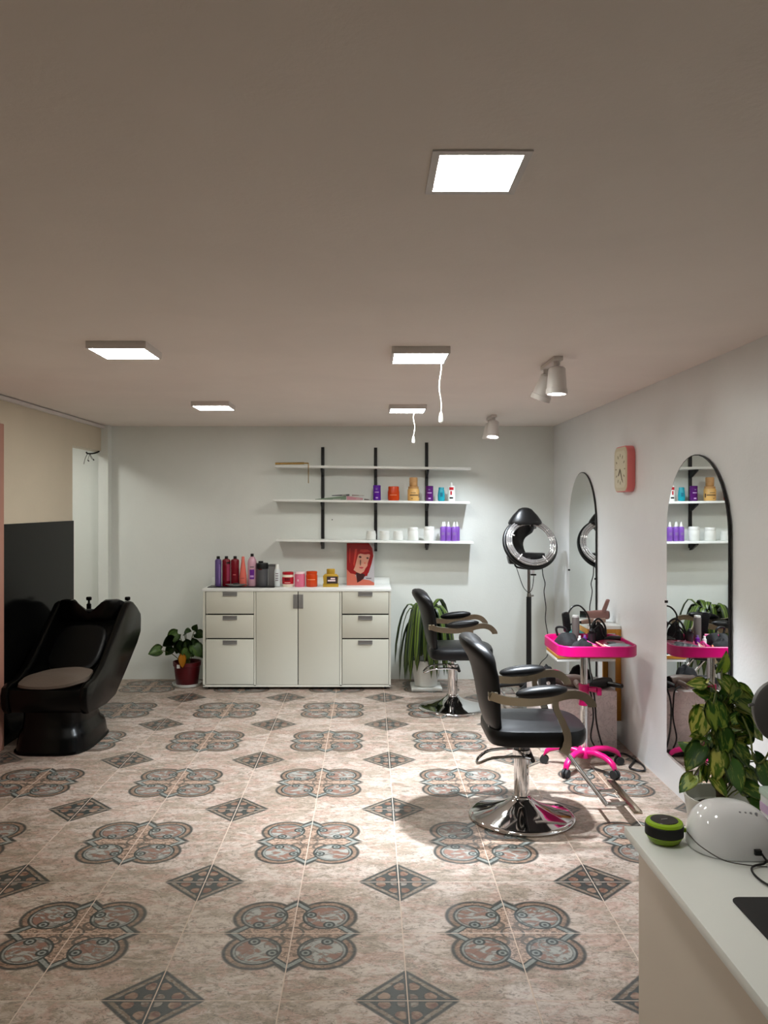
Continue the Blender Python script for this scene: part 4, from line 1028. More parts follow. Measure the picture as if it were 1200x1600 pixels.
# ================================================================ PINK TROLLEY
TX, TY = 1.425, 5.39
tr = thing('trolley', 'hot pink wheeled salon trolley tray with chrome pole', 'trolley', (TX, TY, 0))
ZTR = 0.80
bm = BM(); rings = []
def trring(ins, z): return [Vector((x, y, z)) for x, y in rrect(-0.21 + ins, 0.31 - ins, -0.21 + ins, 0.33 - ins, max(0.10 - ins, 0.02), 8)]
bridge(bm, [trring(0.03, ZTR - 0.032), trring(0.008, ZTR - 0.03), trring(0.0, ZTR - 0.022), trring(0.0, ZTR + 0.038), trring(0.004, ZTR + 0.042), trring(0.012, ZTR + 0.042), trring(0.016, ZTR + 0.036), trring(0.02, ZTR + 0.008), trring(0.03, ZTR + 0.004)]); ob('tray', bm, M['pink'], tr)
bm = BM(); cyl(bm, (0, 0, 0.10), (0, 0, ZTR - 0.03), 0.024, None, 24); ob('pole', bm, M['chrome'], tr)
bm = BM(); cyl(bm, (0, 0, 0.42), (0, 0, 0.47), 0.036, 0.031, 20); cyl(bm, (0, 0, 0.47), (0, 0, 0.56), 0.031, 0.036, 20); ob('clamp', bm, M['pink'], tr)
bm = BM(); cyl(bm, (0.03, -0.02, 0.53), (0.075, -0.05, 0.53), 0.016, 0.02, 10); box(bm, (0.085, -0.055, 0.52), (0.03, 0.03, 0.05), 0.006); ob('clamp_knob', bm, M['pink'], tr)
bm = BM(); lathe(bm, [(0.05, 0.075), (0.055, 0.10), (0.045, 0.125), (0.03, 0.14)], seg=20); ob('hub', bm, M['pink'], tr)
for k in range(5):
    a = R(14 + 72 * k); c_, s_ = math.cos(a), math.sin(a)
    bm = BM(); rings = []
    for q, z, hw, hh in ((0.02, 0.105, 0.024, 0.020), (0.10, 0.122, 0.022, 0.018), (0.17, 0.118, 0.020, 0.017), (0.225, 0.100, 0.019, 0.018), (0.255, 0.078, 0.019, 0.020), (0.265, 0.058, 0.018, 0.012)):
        rings.append([Vector((q * c_ - x * s_, q * s_ + x * c_, z + y)) for x, y in superell(hw, hh, 14, 3)])
    bridge(bm, rings); lg = ob('leg', bm, M['pink'], tr)
    cx_, cy_ = 0.262 * c_, 0.262 * s_
    bm = BM(); u_ = Vector((-s_, c_, 0))
    p_ = Vector((cx_, cy_, 0.028))
    cyl(bm, p_ - u_ * 0.020, p_ - u_ * 0.005, 0.028, None, 16); cyl(bm, p_ + u_ * 0.005, p_ + u_ * 0.020, 0.028, None, 16); cyl(bm, p_, p_ + Vector((0, 0, 0.035)), 0.008, None, 8); cyl(bm, p_ - u_ * 0.006, p_ + u_ * 0.006, 0.012, None, 8)
    ob('caster', bm, M['rubber'], lg)
# things lying in the tray
ZB = ZTR + 0.0055
ca = thing('cape', 'large crumpled black cloth with a strap at the left of pink tray', 'cloth', (0, 0, 0))
bm = BM(); heap(bm, 0.075, 0.11, 0.07, 2, (1.335, 5.49, ZB), amp=0.2); ob('cloth', bm, M['cloth_b'], ca)
bm = BM(); tube(bm, [(1.285, 5.54, ZB + 0.05), (1.275, 5.54, ZB + 0.10), (1.30, 5.53, ZB + 0.112), (1.335, 5.52, ZB + 0.10), (1.345, 5.52, ZB + 0.05)], 0.008, 8, 4); ob('strap', bm, M['black'], ca)
bm = BM(); heap(bm, 0.075, 0.05, 0.06, 9, (1.39, 5.295, ZB), amp=0.22); tag(ob('glove', bm, M['cloth_b']), 'smaller black cloth bundle at the front of pink tray', 'cloth')
t = thing('hair_brush', 'black paddle brush standing upright in the pink tray', 'hair brush', (1.385, 5.65, ZB)); t.rotation_euler = (0, R(-8), R(20))
bm = BM(); prism(bm, rrect(-0.026, 0.026, 0.06, 0.20, 0.016, 4), 'y', -0.012, 0.008, 0.003); ob('paddle', bm, M['black'], t)
bm = BM(); tube(bm, [(0, 0, 0.0), (0, 0, 0.07)], 0.012, 10); ob('handle', bm, M['black'], t)
bm = BM()
for i in range(5):
    for j in range(10): cyl(bm, (-0.018 + 0.009 * i, -0.012, 0.072 + 0.0125 * j), (-0.018 + 0.009 * i, -0.026, 0.072 + 0.0125 * j), 0.0016, None, 5)
ob('bristles', bm, M['rubber'], t)
cont('spray_can', 'grey cylinder can with white top in the pink tray', 'can', (1.428, 5.62, ZB), [('body', [(0.024, 0), (0.0255, 0.004), (0.0255, 0.16), (0.02, 0.168)], C('warm_grey', (106, 98, 94), 0.35)), ('cap', [(0.022, 0.166), (0.022, 0.178), (0.018, 0.18)], M['plastic_w'])])
cont('bottle', 'tiny white bottle in front of the grey can', 'bottle', (1.425, 5.50, ZB), [('body', [(0.014, 0), (0.014, 0.035), (0.008, 0.04)], M['plastic_w']), ('cap', [(0.009, 0.04), (0.008, 0.056)], M['plastic_w'])])
cont('bottle', 'tiny purple bottle in the pink tray', 'bottle', (1.465, 5.52, ZB), [('body', [(0.015, 0), (0.015, 0.038), (0.008, 0.044)], C('purple_print', None)), ('cap', [(0.009, 0.043), (0.008, 0.058)], C('lilac_print', None))])
cont('cup', 'dark cup holding black clips beside the purple bottle', 'cup', (1.515, 5.53, ZB), [('body', [(0.022, 0), (0.028, 0.07), (0.026, 0.07), (0.02, 0.006)], C('smoked', (48, 52, 52), 0.12)), ('clips', [(0.018, 0.02), (0.02, 0.085), (0.008, 0.10)], M['black'])])
cb = thing('cable_bundle', 'black cable bundle heaped at the back of pink tray', 'cable', (0, 0, 0))
bm = BM(); heap(bm, 0.055, 0.045, 0.10, 21, (1.575, 5.63, ZB), amp=0.3); ob('coil', bm, M['cloth_b'], cb)
bm = BM(); tube(bm, [(1.53, 5.59, ZB + 0.01), (1.52, 5.59, ZB + 0.06), (1.545, 5.60, ZB + 0.13), (1.59, 5.62, ZB + 0.155), (1.635, 5.63, ZB + 0.10), (1.64, 5.63, ZB + 0.03)], 0.007, 8, 5); ob('loop', bm, M['black'], cb)
bm = BM(); tube(bm, [(1.50, 5.60, ZB + 0.006), (1.535, 5.58, ZB + 0.07), (1.58, 5.575, ZB + 0.11), (1.60, 5.57, ZB + 0.05), (1.64, 5.58, ZB + 0.006)], 0.006, 8, 5); ob('loop', bm, M['black'], cb)
t = thing('hair_clipper', 'black clipper body lying behind the dark red disc', 'hair tool', (1.66, 5.56, ZB), R(8))
bm = BM(); tube(bm, [(-0.055, 0, 0.02), (0.0, 0, 0.026), (0.07, 0, 0.024)], 0.02, 12, 3, [0.014, 0.017, 0.02, 0.022, 0.021, 0.02, 0.016]); ob('body', bm, M['black'], t)
bm = BM(); box(bm, (0.075, 0, 0.024), (0.02, 0.036, 0.014), 0.002); ob('blade', bm, M['chrome'], t)
for k, (x0, y0, x1, y1, c_, lab) in enumerate([(1.48, 5.30, 1.46, 5.44, (226, 60, 150), 'pink tail comb lying diagonally in the pink tray'), (1.53, 5.25, 1.51, 5.40, (222, 168, 148), 'pale peach brush handle in the pink tray'), (1.47, 5.24, 1.45, 5.30, (212, 122, 90), 'tiny coral clip in the pink tray'), (1.555, 5.23, 1.535, 5.31, (232, 226, 222), 'short white clip in the pink tray')]):
    t = thing('comb' if k == 0 else 'brush' if k == 1 else 'hair_clip', lab, 'comb' if k == 0 else 'brush' if k == 1 else 'hair clip', (x0, y0, ZB))
    v_ = Vector((x1 - x0, y1 - y0, 0)); sd = Vector((-v_.y, v_.x, 0)).normalized()
    bm = BM(); tube(bm, [Vector((0, 0, 0.02)), v_ * 0.5 + Vector((0, 0, 0.024)), v_ + Vector((0, 0, 0.03))], 0.008, 8, 3, [0.010, 0.010, 0.008, 0.006, 0.006, 0.005, 0.004]); ob('body', bm, C('small_tool_%d' % k, c_, 0.35), t)
    bm = BM(); box(bm, v_ * 0.12 + Vector((0, 0, 0.013)), (0.02, 0.02, 0.022), 0.003); ob('grip', bm, C('small_tool_%d' % k, c_), t)
t = thing('plate', 'dark red flat disc lying in the pink tray', 'plate', (1.62, 5.43, ZB + 0.018))
bm = BM(); lathe(bm, [(0.07, -0.018), (0.085, -0.012), (0.09, 0.006), (0.084, 0.008), (0.06, 0.0)], seg=28, sy=1.1); ob('disc', bm, C('dark_red', (112, 14, 44), 0.3), t)
bm = BM(); lathe(bm, [(0.03, 0.001), (0.03, 0.006)], seg=18); ob('centre', bm, M['black'], t)
t = thing('hand_mirror', 'dark grey round hand mirror on the front rim of pink tray', 'hand mirror', (1.625, 5.285, ZB + 0.014)); t.rotation_euler = (R(3), R(-2), 0)
bm = BM(); lathe(bm, [(0.078, -0.010), (0.086, -0.004), (0.086, 0.008), (0.078, 0.014), (0.07, 0.013)], seg=36, sy=0.85); ob('frame', bm, C('slate', (52, 56, 62), 0.3), t)
bm = BM(); lathe(bm, [(0.068, 0.0128), (0.066, 0.015)], seg=36, sy=0.85); ob('glass', bm, C('slate_glass', (96, 106, 112), 0.12), t)

# ================================================================ PLANTS
def leaf_mesh(name, L, W, m, heart=True, fold=0.22, droop=0.3, n=7, mm=3):
    bm = BM(); uvl = bm.loops.layers.uv.new('UVMap')
    grid = []
    for i in range(n + 1):
        u = i / n
        if heart: wd = W / 2 * (math.sin(PI * min(1, u * 0.93 + 0.07)) ** 0.75) * (1.25 - 0.55 * u)
        else: wd = W / 2 * max(0.05, math.sin(PI * min(1, 0.1 + 0.9 * u)) ** 0.6)
        if i == n: wd = 0.001
        row = []
        for k in range(-mm, mm + 1):
            s = k / mm
            y = L * u - (0.16 * L * abs(s) ** 1.5 * (1 - u) if heart else 0)
            z = fold * wd * abs(s) - droop * L * u * u + 0.01 * W * math.sin(6 * u + 2 * s)
            row.append((bm.verts.new((s * wd, y, z)), (s * 0.5 + 0.5, u)))
        grid.append(row)
    for i in range(n):
        for k in range(2 * mm):
            q = [grid[i][k], grid[i][k + 1], grid[i + 1][k + 1], grid[i + 1][k]]
            f = bm.faces.new([v for v, _ in q])
            for l, (_, uv) in zip(f.loops, q): l[uvl].uv = uv
    # thickness
    me = bpy.data.meshes.new(name)
    geom = bmesh.ops.solidify(bm, geom=bm.faces[:], thickness=0.0008)
    bm.to_mesh(me); bm.free()
    for p in me.polygons: p.use_smooth = True
    me.materials.append(m); return me
def put_leaf(me, parent, pos, direc, up, scale=1.0, name='leaf'):
    o = bpy.data.objects.new(name, me); COL.objects.link(o); o.parent = parent
    y = Vector(direc).normalized(); z = Vector(up) - y * Vector(up).dot(y)
    if z.length < 1e-4: z = Vector((1, 0, 0)) - y * y.x
    z.normalize(); x = y.cross(z)
    mtx = Matrix((x, y, z)).transposed().to_4x4()
    o.matrix_local = Matrix.Translation(pos) @ mtx @ Matrix.Scale(scale, 4)
    return o

# ---- pothos on a stool behind the counter
PXc, PYc, PZ = 1.19, 2.74, 0.56
st = thing('plant_stool', 'white stool carrying the variegated plant behind the counter', 'stool', (PXc, PYc, 0))
bm = BM(); lathe(bm, [(0.15, 0.53), (0.155, 0.535), (0.155, 0.555), (0.15, 0.56)], seg=32); ob('seat', bm, M['white'], st)
for k in range(4):
    a = PI / 4 + k * PI / 2
    bm = BM(); cyl(bm, (0.10 * math.cos(a), 0.10 * math.sin(a), 0.532), (0.15 * math.cos(a), 0.15 * math.sin(a), 0.0), 0.014, None, 10); ob('leg', bm, M['white'], st)
po = thing('potted_pothos', 'bushy variegated yellow green pothos in a white pot behind counter', 'potted plant', (PXc, PYc, PZ + 0.0005))
bm = BM(); lathe(bm, [(0.085, 0.0), (0.09, 0.004), (0.118, 0.19), (0.121, 0.20), (0.121, 0.207), (0.114, 0.207), (0.110, 0.19), (0.106, 0.165)], seg=40); ob('pot', bm, M['plastic_w'], po)
bm = BM(); lathe(bm, [(0.1065, 0.163), (0.06, 0.168), (0.01, 0.17)], seg=24); ob('soil', bm, C('soil', (52, 40, 32), 0.9, bump=0.6, bscale=90), po)
bm = BM(); tube(bm, [(0.0, 0, 0.15), (0.0, 0.0, 0.52)], 0.018, 10); ob('moss_pole', bm, C('moss', (70, 56, 40), 0.9, bump=0.6, bscale=120), po)
pothos_m = leaf_material('pothos_leaf', (112, 148, 52), (226, 222, 136), False, 0.9)
pothos_m2 = leaf_material('pothos_leaf_dark', (72, 116, 46), (182, 198, 96), False, 0.6)
lm = [leaf_mesh('leaf', 0.115, 0.085, pothos_m, True, 0.25, 0.25), leaf_mesh('leaf', 0.10, 0.07, pothos_m2, True, 0.3, 0.4), leaf_mesh('leaf', 0.125, 0.09, pothos_m2, True, 0.15, 0.15)]
rnd = random.Random(12)
stem_bm = BM(); cnt = 0
for i in range(74):
    q = (i / 74) ** 0.85
    z = 0.235 + 0.325 * q + rnd.uniform(-0.02, 0.02)
    a = i * 2.4 + rnd.uniform(-0.5, 0.5)
    rad = rnd.uniform(0.03, 0.12) * (1.0 - 0.45 * q)
    p0 = Vector((0.012 * math.cos(a), 0.012 * math.sin(a), z - 0.03))
    p = Vector((rad * math.cos(a), rad * math.sin(a) * 0.9, z + 0.03))
    out = Vector((math.cos(a), math.sin(a), 0))
    dr = out * rnd.uniform(0.2, 1.0) + Vector((rnd.uniform(-.6, .6), rnd.uniform(-.6, .6), rnd.uniform(-1.0, 0.25)))
    put_leaf(lm[i % 3], po, p, dr, out * rnd.uniform(0.2, 1.0) + Vector((rnd.uniform(-.5, .5), rnd.uniform(-.8, .2), rnd.uniform(0.1, 1.0))), rnd.uniform(0.45, 0.74))
    tube(stem_bm, [p0, (p0 + p) / 2 + Vector((0, 0, 0.02)), p], 0.0025, 5)
def pl(px, py, Y=PYc): q = P(px, py, Y); return q - Vector((PXc, PYc, PZ))
for px, py, Y, dx, dz, sc, mi in [(1098, 1110, 2.66, -0.3, -0.7, 1.15, 0), (1128, 1062, 2.70, 0.5, -0.5, 1.1, 0), (1100, 1150, 2.64, -1, 0.15, 0.55, 0), (1096, 1165, 2.62, -0.6, -0.6, 1.0, 2), (1084, 1212, 2.62, -0.8, -0.6, 0.75, 2), (1145, 1085, 2.68, 0.8, -0.5, 1.2, 2), (1160, 1115, 2.70, 0.6, -0.8, 1.0, 0), (1130, 1140, 2.60, 0.1, -1, 1.1, 1), (1122, 1175, 2.60, -0.1, -1, 1.0, 0), (1142, 1190, 2.60, 0.3, -1, 1.0, 2), (1112, 1215, 2.60, 0.6, -0.6, 0.8, 0), (1150, 1165, 2.64, 0.6, -0.8, 1.0, 1), (1158, 1225, 2.62, 0.5, -0.2, 0.9, 2), (1168, 1130, 2.72, 0.7, -0.7, 0.8, 0), (1172, 1255, 2.60, 0.9, -0.3, 1.0, 2), (1165, 1205, 2.66, 0.9, -0.7, 0.8, 1), (1180, 1180, 2.66, 0.8, -0.9, 0.75, 2), (1185, 1235, 2.62, 0.3, -1, 0.6, 0), (1115, 1100, 2.62, 0.2, -1, 1.1, 2), (1125, 1050, 2.74, 0.2, 0.6, 0.9, 1)]:
    p = pl(px, py, Y)
    put_leaf(lm[mi], po, p, (dx, -0.35, dz), (0.5 * dx + rnd.uniform(-.4, .4), -1, 0.6), sc * 0.8)
    tube(stem_bm, [Vector((0, 0, max(0.17, p.z - 0.05))), p * 0.6 + Vector((0, 0, p.z * 0.42 + 0.02)), p], 0.0025, 5, 3)
tube(stem_bm, [pl(1160, 1120, 2.66), pl(1172, 1150, 2.62), pl(1176, 1180, 2.60), pl(1184, 1193, 2.60), pl(1196, 1185, 2.60), pl(1206, 1165, 2.6)], 0.0035, 6, 5)
ob('stems', stem_bm, C('stem_green', (96, 104, 52), 0.5), po)
put_leaf(lm[2], po, pl(1190, 1195, 2.60), (0.5, 0, -1), (0, -1, 0.3), 0.8)

# ---- strap-leaved plant beside the cabinet
dp = thing('potted_dracaena', 'drooping striped strap-leaved plant in white pot beside the cabinet', 'potted plant', (0.535, 7.74, 0))
bm = BM(); lathe(bm, [(0.10, 0.03), (0.105, 0.034), (0.142, 0.26), (0.146, 0.27), (0.146, 0.28), (0.138, 0.28), (0.132, 0.24)], seg=40); ob('pot', bm, M['plastic_w'], dp)
bm = BM(); box(bm, (0, 0, 0.014), (0.29, 0.29, 0.028), 0.005); ob('saucer', bm, M['plastic_w'], dp)
bm = BM(); lathe(bm, [(0.1325, 0.238), (0.05, 0.244)], seg=24); ob('soil', bm, C('soil', None), dp)
bm = BM(); tube(bm, [(0, 0, 0.22), (0.005, 0, 0.45), (-0.01, 0.01, 0.66)], 0.014, 8, 3); ob('cane', bm, C('cane_brown', (110, 92, 62), 0.7), dp)
dm = leaf_material('dracaena_leaf', (20, 40, 16), (100, 122, 40), True, 0.8)
rnd = random.Random(5)
def strap(a, z0, reach, rise, drop, W, i):
    bm = BM(); uvl = bm.loops.layers.uv.new('UVMap'); n = 12; rows = []
    ca, sa = math.cos(a), math.sin(a)
    pts = []
    for k in range(n + 1):
        u = k / n
        r_ = reach * (math.sin(min(u * 1.25, 1) * PI / 2)) + 0.012 * u
        z = z0 + rise * math.sin(PI * min(1, u * 1.5)) * (1 if u < 0.67 else 0) - drop * max(0, u - 0.28) ** 1.25 * 1.5
        if u < 0.67: z = z0 + rise * math.sin(PI * u / 0.67) - drop * max(0, u - 0.28) ** 1.25 * 1.5
        pts.append(Vector((r_ * ca, r_ * sa, z)))
    for k in range(n + 1):
        u = k / n
        d_ = (pts[min(k + 1, n)] - pts[max(k - 1, 0)]).normalized()
        sv = Vector((-sa, ca, 0)); nv = sv.cross(d_).normalized()
        wd = W / 2 * (0.35 + 0.65 * math.sin(PI * min(1, 0.12 + u * 0.85)) ** 0.8) * (1 if u < 0.85 else max(0.04, (1 - u) / 0.15))
        row = []
        for s in (-1, -0.5, 0, 0.5, 1):
            row.append((bm.verts.new(pts[k] + sv * (s * wd) + nv * (0.25 * wd * abs(s))), (s * 0.5 + 0.5, u)))
        rows.append(row)
    for k in range(n):
        for j in range(4):
            q = [rows[k][j], rows[k][j + 1], rows[k + 1][j + 1], rows[k + 1][j]]
            f = bm.faces.new([v for v, _ in q])
            for l, (_, uv) in zip(f.loops, q): l[uvl].uv = uv
    me = bpy.data.meshes.new('leaf'); bm.to_mesh(me); bm.free()
    for p in me.polygons: p.use_smooth = True
    me.materials.append(dm); o = bpy.data.objects.new('leaf', me); COL.objects.link(o); o.parent = dp
for i in range(38):
    a = i * 2.39996 + rnd.uniform(-.2, .2)
    strap(a, 0.55 + 0.14 * (i / 38) + rnd.uniform(-.02, .02), rnd.uniform(0.15, 0.315), rnd.uniform(0.08, 0.20), rnd.uniform(0.30, 0.56), rnd.uniform(0.058, 0.078), i)

# ---- round-leaved plant in a red pot
gp = thing('potted_geranium', 'round-leaved plant with one yellow leaf in dark red pot', 'potted plant', (-1.775, 7.86, 0))
bm = BM(); lathe(bm, [(0.115, 0.0), (0.13, 0.004), (0.142, 0.03), (0.136, 0.03), (0.12, 0.012)], seg=32); ob('saucer', bm, M['plastic_w'], gp)
bm = BM(); lathe(bm, [(0.10, 0.012), (0.104, 0.016), (0.125, 0.19), (0.133, 0.195), (0.136, 0.235), (0.128, 0.235), (0.122, 0.20)], seg=36); ob('pot', bm, C('dark_red_pot', (86, 6, 16), 0.4), gp)
bm = BM(); lathe(bm, [(0.1225, 0.198), (0.05, 0.203)], seg=24); ob('soil', bm, C('soil', None), gp)
bm = BM(); box(bm, (-0.055, -0.122, 0.205), (0.03, 0.012, 0.034), 0.001); ob('price_tag', bm, M['plastic_w'], gp)
gm = leaf_material('round_leaf', (62, 92, 44), (92, 122, 52), False, 0.4)
gl = leaf_mesh('leaf', 0.11, 0.125, gm, True, 0.25, 0.2)
yl = leaf_mesh('leaf', 0.15, 0.10, C('yellow_leaf', (208, 138, 30), 0.5), True, 0.2, 0.1)
sb = BM()
def gpz(px, py, dY=0.0): return P(px, py, 7.86 + dY) - Vector((-1.775, 7.86, 0))
for px, py, dY, dx, dz, sc in [(252, 1016, -0.05, -1, -0.15, 1.15), (270, 1012, -0.03, -0.7, -0.6, 0.9), (278, 990, -0.02, -0.7, -0.5, 1.25), (272, 1000, -0.05, -0.8, -0.3, 1.1), (288, 990, 0.02, 0.3, 0.2, 0.6), (290, 986, 0.03, 0.9, 0.1, 0.55), (286, 1002, -0.05, 0.2, -0.9, 1.3), (296, 1002, -0.03, 0.3, -0.9, 1.4), (302, 1008, -0.06, 0.6, -0.8, 1.2), (304, 985, 0.0, 0.3, 0.8, 0.6), (306, 990, 0.0, 0.9, -0.2, 0.9), (310, 1012, 0.05, 0.4, -0.7, 1.0), (294, 1014, -0.08, -0.3, -1, 1.0), (283, 1005, 0.04, -0.3, -0.6, 1.0)]:
    p = gpz(px, py, dY); p.x = min(p.x, 0.10)
    put_leaf(gl, gp, p, (dx, -0.25, dz), (0.1, -0.8, 0.8), sc)
    tube(sb, [Vector((p.x * 0.15, 0, 0.20)), Vector((p.x * 0.55, p.y * 0.6, 0.20 + (p.z - 0.2) * 0.7)), p], 0.004, 5, 4)
ob('stems', sb, C('stem_green', None), gp)
put_leaf(yl, gp, gpz(285, 1024, -0.14), (0.05, -0.2, -1), (0, -1, 0.2), 0.8)

# ================================================================ COUNTER
KX, KY, KZ = 0.713, 2.27, 0.85
ct = thing('counter', 'white reception counter in the right foreground', 'counter', (KX, 0.75, 0))
LW, LD = 0.66, KY - 0.75
bm = BM(); box(bm, (LW / 2, LD / 2, KZ - 0.0125), (LW, LD, 0.025), 0.0015); ob('counter_top', bm, M['white'], ct)
bm = BM(); box(bm, (0.04, LD / 2, (KZ - 0.025) / 2), (0.018, LD - 0.06, KZ - 0.025)); ob('side_panel', bm, M['counter_b'], ct, False)
bm = BM(); box(bm, (LW / 2 + 0.01, LD - 0.04, (KZ - 0.025) / 2), (LW - 0.08, 0.018, KZ - 0.025)); ob('end_panel', bm, M['counter_b'], ct, False)
bm = BM(); box(bm, (LW / 2 + 0.01, 0.04, (KZ - 0.025) / 2), (LW - 0.08, 0.018, KZ - 0.025)); ob('end_panel', bm, M['counter_b'], ct, False)
ZK = KZ + 0.0008
# nail lamp
nl = thing('nail_lamp', 'glossy white domed nail lamp on the counter', 'nail lamp', (0.952, 2.135, ZK), R(-4))
bm = BM(); rings = []
for i in range(15):
    u = i / 14; a = u * PI / 2
    cr, z = math.cos(a) ** 0.75, 0.115 * math.sin(a) ** 0.95
    rings.append([Vector((x - 0.010 * u, y, 0.004 + z)) for x, y in superell(max(0.113 * cr, 0.002), max(0.098 * cr, 0.002), 48, 2.3)])
bridge(bm, [[Vector((p.x * 0.97, p.y * 0.97, 0.0)) for p in rings[0]]] + rings); ob('shell', bm, M['gloss_w'], nl, ang=70)
for k in range(4):
    bm = BM(); x = 0.004 + 0.014 * k; y = -0.038 + 0.001 * k
    lathe(bm, [(0.0035, 0.094), (0.0035, 0.1085), (0.002, 0.110)], (x, y - 0.012, -0.001 * k), 12); ob('button', bm, C('button_grey', (150, 150, 154), 0.3), nl)
bm = BM(); box(bm, (0.03, -0.094, 0.026), (0.017, 0.02, 0.013), 0.001); ob('socket', bm, M['black'], nl)
bm = BM(); tube(bm, [(0.985, 2.035, ZK + 0.022), (0.99, 2.00, ZK + 0.012), (1.02, 1.93, ZK + 0.006), (1.08, 1.86, ZK + 0.006)], 0.0028, 6, 5); tube(bm, [(0.98, 2.015, ZK + 0.006), (0.945, 2.0, ZK + 0.005), (0.93, 1.96, ZK + 0.005), (0.935, 1.91, ZK + 0.005), (0.96, 1.885, ZK + 0.005), (1.0, 1.88, ZK + 0.005), (1.05, 1.895, ZK + 0.005)], 0.0028, 6, 6)
tube(bm, [(0.98, 2.015, ZK + 0.006), (1.0, 2.022, ZK + 0.012), (1.03, 2.015, ZK + 0.014), (1.06, 2.0, ZK + 0.012)], 0.0028, 6, 4); tube(bm, [(1.08, 2.0, ZK + 0.004), (1.03, 2.0, ZK + 0.006), (1.01, 1.975, ZK + 0.005), (1.03, 1.95, ZK + 0.005), (1.08, 1.94, ZK + 0.004)], 0.0028, 6, 5)
box(bm, (1.035, 2.012, ZK + 0.016), (0.03, 0.02, 0.018), 0.003)
bpy.context.view_layer.update()
o = ob('lamp_cord', bm, M['black'], nl); o.matrix_parent_inverse = nl.matrix_world.inverted(); o['label'] = 'black power cord looping on the counter'
# small round speaker
sp = thing('speaker', 'small round lime green and black speaker on the counter', 'speaker', (0.787, 2.165, ZK))
lime = C('lime', (150, 188, 30), 0.35)
bm = BM(); lathe(bm, [(0.034, 0), (0.040, 0.004), (0.046, 0.016), (0.047, 0.02)], seg=36); ob('foot', bm, C('dark_lime', (112, 136, 20), 0.35), sp)
bm = BM(); lathe(bm, [(0.0465, 0.0195), (0.0495, 0.021), (0.0495, 0.046), (0.047, 0.048)], seg=36); ob('grille_band', bm, M['rubber'], sp)
bm = BM(); lathe(bm, [(0.0475, 0.0475), (0.0485, 0.050), (0.046, 0.055), (0.036, 0.0575)], seg=36); ob('top_ring', bm, lime, sp)
bm = BM(); lathe(bm, [(0.0475, 0.0178), (0.0492, 0.0195), (0.0475, 0.0212)], seg=36); ob('lower_ring', bm, lime, sp)
bm = BM(); lathe(bm, [(0.036, 0.0572), (0.034, 0.059), (0.006, 0.0595)], seg=36); ob('top_pad', bm, M['black'], sp)
bm = BM(); prism(bm, [(-0.010, -0.006), (0.008, 0.0), (0.010, 0.004), (-0.008, 0.0)], 'z', 0.0594, 0.0602); ob('emblem', bm, C('emblem_grey', (150, 150, 150), 0.4), sp)
bm = BM(); box(bm, (0.052, -0.004, 0.032), (0.010, 0.012, 0.010), 0.002); ob('plug_tab', bm, lime, sp)
cord_to(sp, [(0.843, 2.158, ZK + 0.032), (0.838, 2.12, ZK + 0.034), (0.846, 2.072, ZK + 0.026), (0.885, 2.028, ZK + 0.010), (0.94, 2.012, ZK + 0.004), (0.985, 2.006, ZK + 0.003)], 0.0015, 'charging_cord', C('grey_cord', (92, 88, 84), 0.5), 6)
bm = BM(); prism(bm, rrect(0.822, 1.10, 1.45, 1.852, 0.022, 6), 'z', ZK, ZK + 0.003, 0.0008); tag(ob('mouse_pad', bm, C('mouse_pad', (22, 21, 23), 0.75)), 'black mouse pad with rounded corners on the counter', 'mouse pad')
# round desk lamp head at the right edge
dl = thing('desk_lamp', 'dark grey round desk lamp head at the right edge', 'desk lamp', (1.09, 1.98, ZK))
g_ = C('lamp_grey', (92, 90, 90), 0.45)
hc = P(1224, 1108, 1.98) - Vector((1.09, 1.98, ZK))
bm = BM(); lathe(bm, [(0.055, 0), (0.058, 0.003), (0.055, 0.012), (0.02, 0.016)], seg=28); ob('base', bm, g_, dl)
bm = BM(); tube(bm, [(0, 0, 0.014), (0.02, 0, 0.14), (0.01, 0, 0.30), (hc.x + 0.03, 0.03, hc.z - 0.06), (hc.x, 0.03, hc.z)], 0.008, 8, 5); ob('arm', bm, g_, dl)
bm = BM(); rings = []
hm = Matrix.Rotation(R(90), 4, 'X')
prof_ = [(0.02, 0.035), (0.05, 0.03), (0.070, 0.018), (0.074, 0.004), (0.074, -0.004), (0.069, -0.008), (0.03, -0.008)]
for r_, y_ in prof_: rings.append([hc + Vector((r_ * math.cos(2 * PI * k / 40), y_, r_ * math.sin(2 * PI * k / 40) * (1.0 if math.sin(2 * PI * k / 40) > 0 else 1.15))) for k in range(40)])
bridge(bm, rings); hl = ob('head', bm, g_, dl)
bm = BM(); rings = []
for r_, y_ in ((0.032, -0.0085), (0.030, -0.011)): rings.append([hc + Vector((r_ * math.cos(2 * PI * k / 28), y_, r_ * math.sin(2 * PI * k / 28) - 0.01)) for k in range(28)])
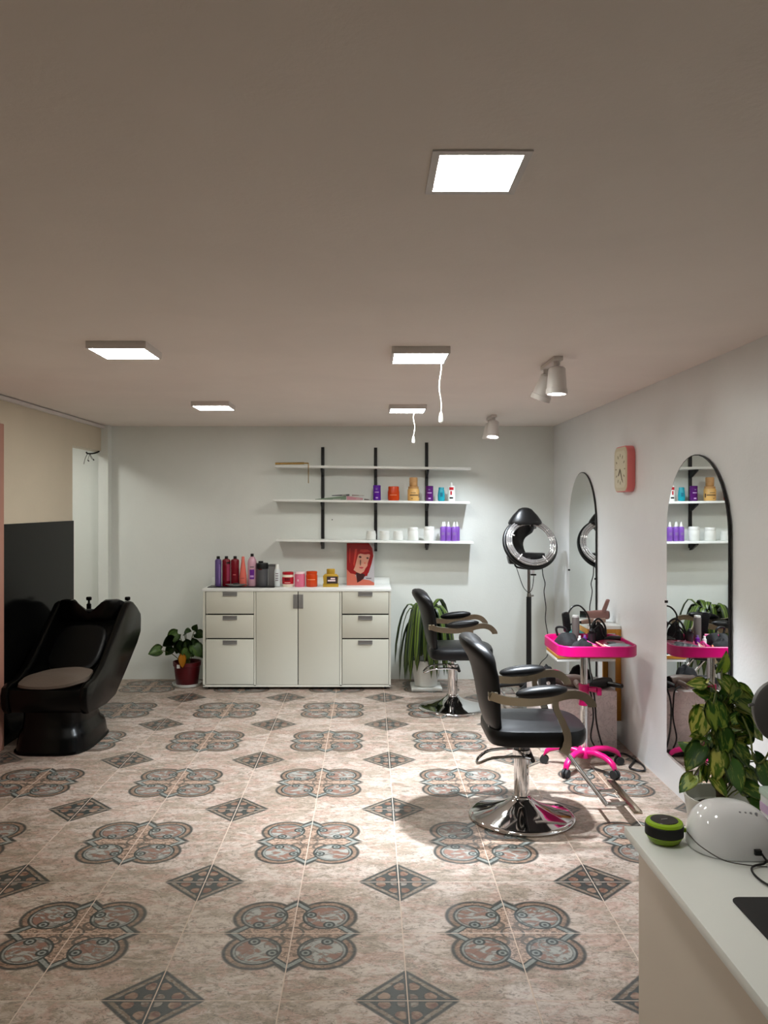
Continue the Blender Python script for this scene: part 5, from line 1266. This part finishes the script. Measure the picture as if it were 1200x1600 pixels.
bridge(bm, rings); ob('centre_disc', bm, C('pale_grey', (176, 176, 176), 0.4), hl)
bm = BM(); cyl(bm, hc + Vector((-0.073, 0, 0.012)), hc + Vector((-0.085, 0, 0.009)), 0.004, None, 8); ob('pivot', bm, g_, hl)
# clear tub at the right edge
tb = thing('storage_tub', 'small translucent tub with lilac band at the right edge', 'tub', (1.16, 2.19, ZK))
bm = BM(); prism(bm, rrect(-0.085, 0.085, -0.05, 0.05, 0.015, 4), 'z', 0.0, 0.105, 0.003); ob('body', bm, C('frosted', (206, 208, 208), 0.2), tb)
bm = BM(); prism(bm, rrect(-0.0865, 0.0865, -0.0515, 0.0515, 0.015, 4), 'z', 0.06, 0.085, 0.002); ob('band', bm, C('lilac_band', (178, 150, 186), 0.3), tb)
bm = BM(); prism(bm, rrect(-0.088, 0.088, -0.053, 0.053, 0.015, 4), 'z', 0.105, 0.122, 0.003); ob('lid', bm, C('mint_lid', (176, 196, 184), 0.25), tb)

# ================================================================ HANGING WIRES AT THE DOORWAY
wt = thing('loose_wires', 'loose black wires hanging from the ceiling corner by the doorway', 'wires', (-2.71, 7.95, 2.29))
bm = BM(); tube(bm, [(0.04, 0.08, 0.0), (0.0, 0.02, -0.03), (-0.06, 0, -0.035), (-0.075, 0, -0.02)], 0.008, 6, 4); tube(bm, [(0.045, 0.06, 0.20), (0.045, 0.05, 0.0)], 0.004, 6); ob('cable', bm, M['black'], wt)
bm = BM(); tube(bm, [(-0.06, 0, -0.03), (-0.085, 0, -0.08), (-0.10, 0, -0.14)], 0.003, 5, 3); ob('wire', bm, M['black'], wt)
bm = BM(); tube(bm, [(-0.04, 0, -0.035), (-0.035, 0, -0.06), (-0.02, 0, -0.09)], 0.003, 5, 3); ob('wire', bm, C('grey_cord', None), wt)
for x_, z_ in ((-0.06, -0.10), (-0.01, -0.09)):
    bm = BM(); tube(bm, [(x_, 0, z_), (x_ + 0.012, 0, z_ - 0.012)], 0.006, 6); tube(bm, [(-0.04, 0, -0.035), (x_, 0, z_)], 0.0022, 5); ob('connector', bm, M['black'], wt)
